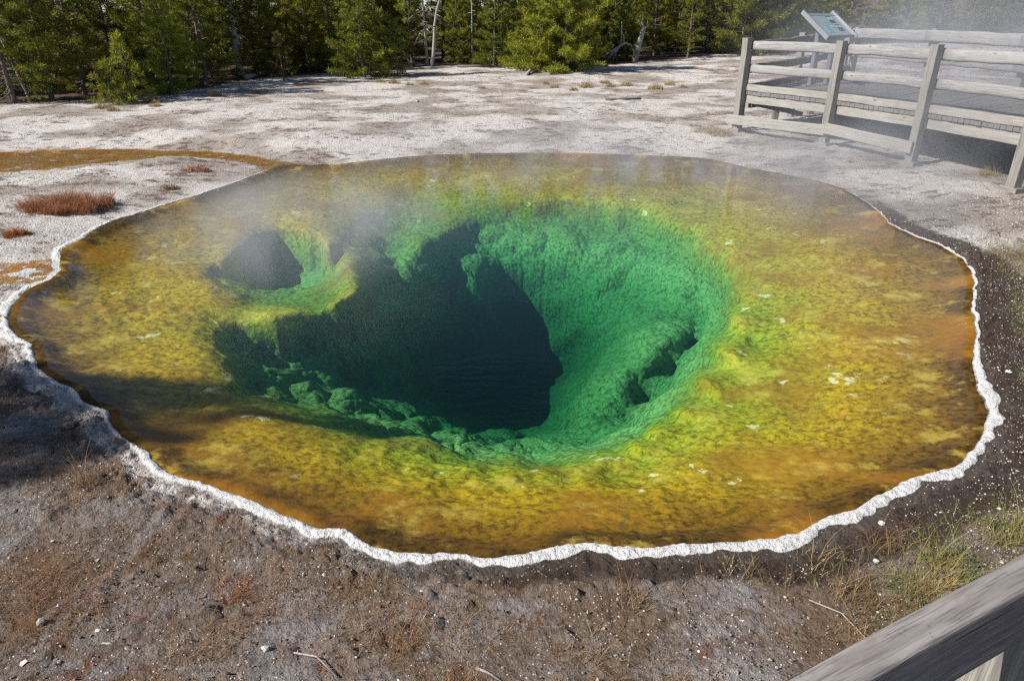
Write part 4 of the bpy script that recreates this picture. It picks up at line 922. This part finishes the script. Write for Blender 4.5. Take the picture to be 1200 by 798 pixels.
# near grass tufts that stand out
tuft('grass_tuft', 1108, 668, tuft_mesh('grass_tuft', .16, .13, .26, 420, M_GREENG, 41, .7, .0024), 'tall green and yellow grass tuft near the lower right rail', 'grass clumps near the rail')
tuft('grass_tuft', 1085, 690, tuft_mesh('grass_tuft', .2, .12, .13, 420, M_GREENG, 42, .9, .0024), 'low green clump just left of the tall green grass tuft', 'grass clumps near the rail')
tuft('grass_tuft', 1185, 628, tuft_mesh('grass_tuft', .14, .14, .22, 300, M_GREENG, 43, .7, .0026), 'green clump at the right edge above the rail', 'grass clumps near the rail')
tuft('grass_tuft', 1000, 700, tuft_mesh('grass_tuft', .14, .12, .20, 150, M_DRYG, 44, .6, .0022), 'open clump of brown stalks left of the green clumps', 'grass clumps near the rail')
tuft('grass_tuft', 740, 705, tuft_mesh('grass_tuft', .12, .1, .22, 70, M_DRYG, 45, .8, .002), 'sparse brown stalks below the white rim at centre right', 'brown stalks near the camera')
for px, py, sd, h_, lab in ((868, 668, 81, .20, 'below the rim, left of the near rail'), (905, 690, 82, .17, 'between the brown stalks and the near rail'), (960, 655, 83, .22, 'nearest the dark band below the rim'), (1040, 640, 84, .24, 'tallest, behind the green clumps'), (690, 760, 85, .14, 'at the bottom edge right of the bleached twig'), (1000, 745, 86, .16, 'against the near rail at the bottom')):
    tuft('grass_tuft', px, py, tuft_mesh('grass_tuft', .13, .11, h_, 60, M_TAN if sd % 2 else M_DRYG, sd, .9, .0016), 'thin upright straw stalks ' + lab, 'straw stalks near the rail')
for px, py, rx, sd, lab in ((92, 590, .10, 71, 'below the tree shadow'), (35, 655, .12, 72, 'at the left edge of the frame'), (160, 720, .13, 73, 'above the pale straw'), (205, 655, .11, 74, 'in the middle of the left ground'), (270, 690, .12, 75, 'above the angular white stone'),
    (30, 745, .10, 76, 'below the rounded grey stone'), (385, 780, .12, 77, 'at the bottom edge by the thin pale twig'), (660, 775, .12, 78, 'at the bottom right of the bleached curved twig'), (480, 745, .10, 79, 'at the bottom, left of the bleached twig')):
    tuft('grass_tuft', px, py, tuft_mesh('grass_tuft', rx, rx * .7, .07, 260, M_RUST if sd % 2 else M_DRYG, sd, 1.4, .0016), 'matted %s grass tuft ' % ('rusty' if sd % 2 else 'brown') + lab, 'matted tufts on the near ground')
tuft('grass_tuft', 100, 566, tuft_mesh('grass_tuft', .08, .08, .26, 70, M_DRYG, 46, .5, .002), 'upright dry stalks below the shaded ground at left', 'brown stalks near the camera')
def stone(name, px, py, r, mat, label, group=None, seed=0, flat=.75):
    rg = random.Random(seed); bm = bmesh.new(); bmesh.ops.create_icosphere(bm, subdivisions=1, radius=r * .85)
    for v in bm.verts: v.co = Vector((v.co.x * 1.15, v.co.y, v.co.z * flat)) * (1 + .22 * math.sin(v.co.x / r * 2.1 + seed) * math.cos(v.co.y / r * 1.7 + 2 * seed) + rg.uniform(-.2, .2))
    o = bm_obj(name, bm, mat, None, False); o.location = Vector(on_ground(px, py)) + Vector((0, 0, r * .4)); o.rotation_euler[2] = seed; return tag(o, label, 'stone', group)
stone('stone', 310, 761, .021, M_WSTONE, 'angular white stone on the brown ground at the bottom left', 'loose stones', 3)
stone('stone', 48, 730, .023, M_GSTONE, 'rounded grey stone near the left edge of the brown ground', 'loose stones', 5)
stone('stone', 28, 778, .02, M_WSTONE, 'flat pale chip in the bottom left corner', 'loose stones', 8, .3)
stone('stone', 1181, 437, .03, M_WSTONE, 'flat tan white stone beside the dark band right of the pool', 'loose stones', 9, .45)
stone('stone', 1033, 614, .02, M_WSTONE, 'white pebble below the rim at the lower right', 'loose stones', 11)
stone('stone', 1026, 658, .018, M_WSTONE, 'white pebble among the crumbs left of the green clumps', 'loose stones', 12)
stone('stone', 489, 120, .07, M_GSTONE, 'small dark stone alone on the white flat behind the pool', 'loose stones', 14)
stone('stone', 573, 121, .06, M_GSTONE, 'dark pebble on the white flat left of the straw tufts', 'loose stones', 15) if False else None
fallen('white_twig', [(558, 783), (572, 790), (590, 800)], .007, 'bleached curved twig at the bottom edge in the middle', cat='twig', heights=[0, .008, .0])
fallen('white_twig', [(120, 754), (150, 755)], .005, 'thin pale straw lying on the lower left ground', cat='twig')
fallen('white_twig', [(345, 765), (372, 775), (395, 793)], .005, 'thin pale twig right of the angular white stone', cat='twig', heights=[0, .03, .0])
fallen('white_twig', [(948, 703), (985, 724), (1014, 752)], .004, 'long straw coloured stalk lying by the near rail', cat='twig', heights=[0, .03, .02])

# countless things: crumbs of gravel, short dry grass, plant litter
rs = np.random.default_rng(5)
def scatter(n, x0, x1, y0, y1, keep):
    x = rs.uniform(x0, x1, n); y = rs.uniform(y0, y1, n); h, m = ground_h(x, y); k = keep(x, y, m) > rs.uniform(0, 1, n); return x[k], y[k], h[k], {a: v[k] for a, v in m.items()}
def chips(name, x, y, z, size, tone, label, mat):
    n = len(x); t_ = np.array([(1, 0, 0), (-1, 0, 0), (0, 1, 0), (0, -1, 0), (0, 0, 1), (0, 0, -1)], float); f_ = np.array([(0, 2, 4), (2, 1, 4), (1, 3, 4), (3, 0, 4), (2, 0, 5), (1, 2, 5), (3, 1, 5), (0, 3, 5)])
    V = t_[None] * size[:, None, None] * rs.uniform(.5, 1.2, (n, 6, 1)) * np.array([1.1, 1, .75]) + rs.normal(0, .18, (n, 6, 3)) * size[:, None, None]
    a = rs.uniform(0, 6.28, n); ca, sa = np.cos(a)[:, None], np.sin(a)[:, None]
    V = np.stack([V[..., 0] * ca - V[..., 1] * sa + x[:, None], V[..., 0] * sa + V[..., 1] * ca + y[:, None], V[..., 2] + (z + size * .25)[:, None]], -1)
    F = (np.arange(n) * 6)[:, None, None] + f_[None]
    o = link(name, np_mesh(name, V.reshape(-1, 3), F.reshape(-1, 3), mat, False, {'tone': np.repeat(tone, 6)})); return tag(o, label, kind='stuff')
def keep_gravel(x, y, m):
    inview = np.abs(x) < .80 * y + .9; s = m['s']
    return inview * (s > m['wv'] * 1.35 + .01) * (s < 5) * (m['k1'] < .2) * (m['k2'] < .2) * np.clip(.25 + 1.2 * np.maximum(0, fbm(x, y, 1.4, 3, 201)) + .55 * (x > 2.6), 0, 1) * np.clip(1.4 - y / 11, .12, 1) * np.where((m['s'] < .4) & (x > -.5), .35, 1)
x, y, z, m = scatter(520000, -7.5, 8.5, 1.7, 11, keep_gravel)
size = np.exp(rs.normal(math.log(.0040), .45, len(x))); size = np.clip(size, .002, .0125)
whit = np.clip(.5 + .5 * fbm(x, y, .9, 2, 203) + .35 * (x > 2.5), 0, 1)
tone = np.where(rs.uniform(0, 1, len(x)) < .13 + .17 * (whit > .6) + .35 * whit * (x > 2), rs.uniform(.66, 1, len(x)), rs.uniform(0, .75, len(x)))
chips('gravel', x, y, z, size, tone, 'fine brown and white crumbs of sinter strewn over the near ground', M_GRAVEL)
print('gravel', len(x))
def keep_dry(x, y, m):
    s = m['s']; inview = np.abs(x) < .80 * y + .9
    return inview * (s > m['wv'] + .15) * (m['rough'] > .3) * np.clip(2.2 * (fbm(x, y, 1.3, 4, 211) - .02), 0, 1) * np.clip(s / .7, 0, 1) * (x < 3.2)
x, y, z, m = scatter(170000, -6, 4.5, 1.7, 7.5, keep_dry)
V, F, T = blades(np.stack([x, y, z - .005], 1), np.exp(rs.normal(math.log(.055), .5, len(x))), 1.6, .0014, 61)
x2, y2, z2, m2 = scatter(30000, -6, 4.5, 1.7, 7, keep_dry)
V2, F2, T2 = blades(np.stack([x2, y2, z2 + .004], 1), np.exp(rs.normal(math.log(.10), .4, len(x2))), 2.4, .0013, 62)
F = np.vstack([F, F2 + len(V)]); V = np.vstack([V, V2]); T = np.concatenate([T, T2])
tag(link('dry_grass', np_mesh('dry_grass', V, F, M_DRYG, False, {'tone': T})), 'thin matted brown grass over the near ground', kind='stuff'); print('dry', len(x))
def keep_green(x, y, m):
    s = m['s']; return (s > .3) * np.clip(2.2 * (fbm(x, y, 1.2, 3, 221) + .2 + .35 * (y < 3.4) * (x > 2.1) * (x < 3.8)), 0, 1) * sstep(1.3, 2.2, x) * (np.abs(x) < .78 * y + .8)
x, y, z, m = scatter(60000, .9, 7, 1.8, 9, keep_green)
V, F, T = blades(np.stack([x, y, z - .005], 1), np.exp(rs.normal(math.log(.065), .45, len(x))), 1.2, .0017, 63)
tag(link('green_grass', np_mesh('green_grass', V, F, M_GREENG, False, {'tone': T})), 'short green and straw coloured grass near the lower right rail', kind='stuff'); print('green', len(x))
def keep_litter(x, y, m):
    s = m['s']; return (s > .5) * (m['k1'] < .1) * (m['k2'] < .1) * np.clip(2.2 * (fbm(x, y, .7, 4, 231) - .05), 0, 1) * (np.hypot(x, y) < np.interp(np.arctan2(x, y), tl_th, tl_r) + 1)
x, y, z, m = scatter(130000, -18, 22, 7, 42, keep_litter)
size = np.exp(rs.normal(math.log(.020), .4, len(x)))
V, F, T = blades(np.stack([x, y, z - .01], 1), np.exp(rs.normal(math.log(.05), .4, len(x))), 2.2, .008, 65, 2)
tag(link('plant_litter', np_mesh('plant_litter', V, F, M_BRTUFT, False, {'tone': T})), 'low brown dead plants scattered over the white flat', kind='stuff'); print('litter', len(x))

# ------------------------------------------------------------------ steam drifting off the water
def steam(loc, rad, dens, scale, seed, label, rot=0):
    n = NT('steam_air'); o = n.obj()
    ln = n.n('ShaderNodeVectorMath', operation='LENGTH'); n.put(ln.inputs[0], o)
    fall = n.map(ln.outputs['Value'], .25, 1.0, 1, 0, smooth=True)
    nz = n.map(n.noise(n.mapping(n.pos(), (1, 1, .8), (seed, seed * 2, 0)), scale, 4, .55, .6), .38, .72, smooth=True)
    den = n.math('MULTIPLY', n.math('MULTIPLY', fall, n.math('ADD', nz, .12)), dens)
    v = n.n('ShaderNodeVolumePrincipled'); v.inputs['Color'].default_value = (.96, .97, 1, 1); n.put(v.inputs['Density'], den); v.inputs['Anisotropy'].default_value = .2
    n.put(n.out.inputs[1], v.outputs[0])
    bm = bmesh.new(); bmesh.ops.create_icosphere(bm, subdivisions=3, radius=1.0); me = bpy.data.meshes.new('steam'); bm.to_mesh(me); bm.free(); me.materials.append(n.m)
    ob = link('steam', me); ob.location = loc; ob.scale = rad; ob.rotation_euler[2] = rot; return tag(ob, label, kind='stuff')
steam((9.2, 14.5, 1.4), (5.2, 6.5, 2.4), .30, .6, 3, 'thin white steam drifting over the boardwalk')
steam((17, 30, 2.6), (11, 10, 4.0), .04, .25, 7, 'pale steam veiling the wood behind the boardwalk')
steam((-2.5, 8.3, .45), (2.1, 2.3, .7), .8, .8, 11, 'faint steam over the left half of the pool')
steam((1.0, 13.2, .45), (5.5, 3.6, .65), .34, .6, 23, 'low steam lying over the far half of the pool')
steam((4.6, 10.6, .6), (2.6, 3.2, 1.0), .5, .9, 17, 'wisps of steam over the right shelf of the pool')
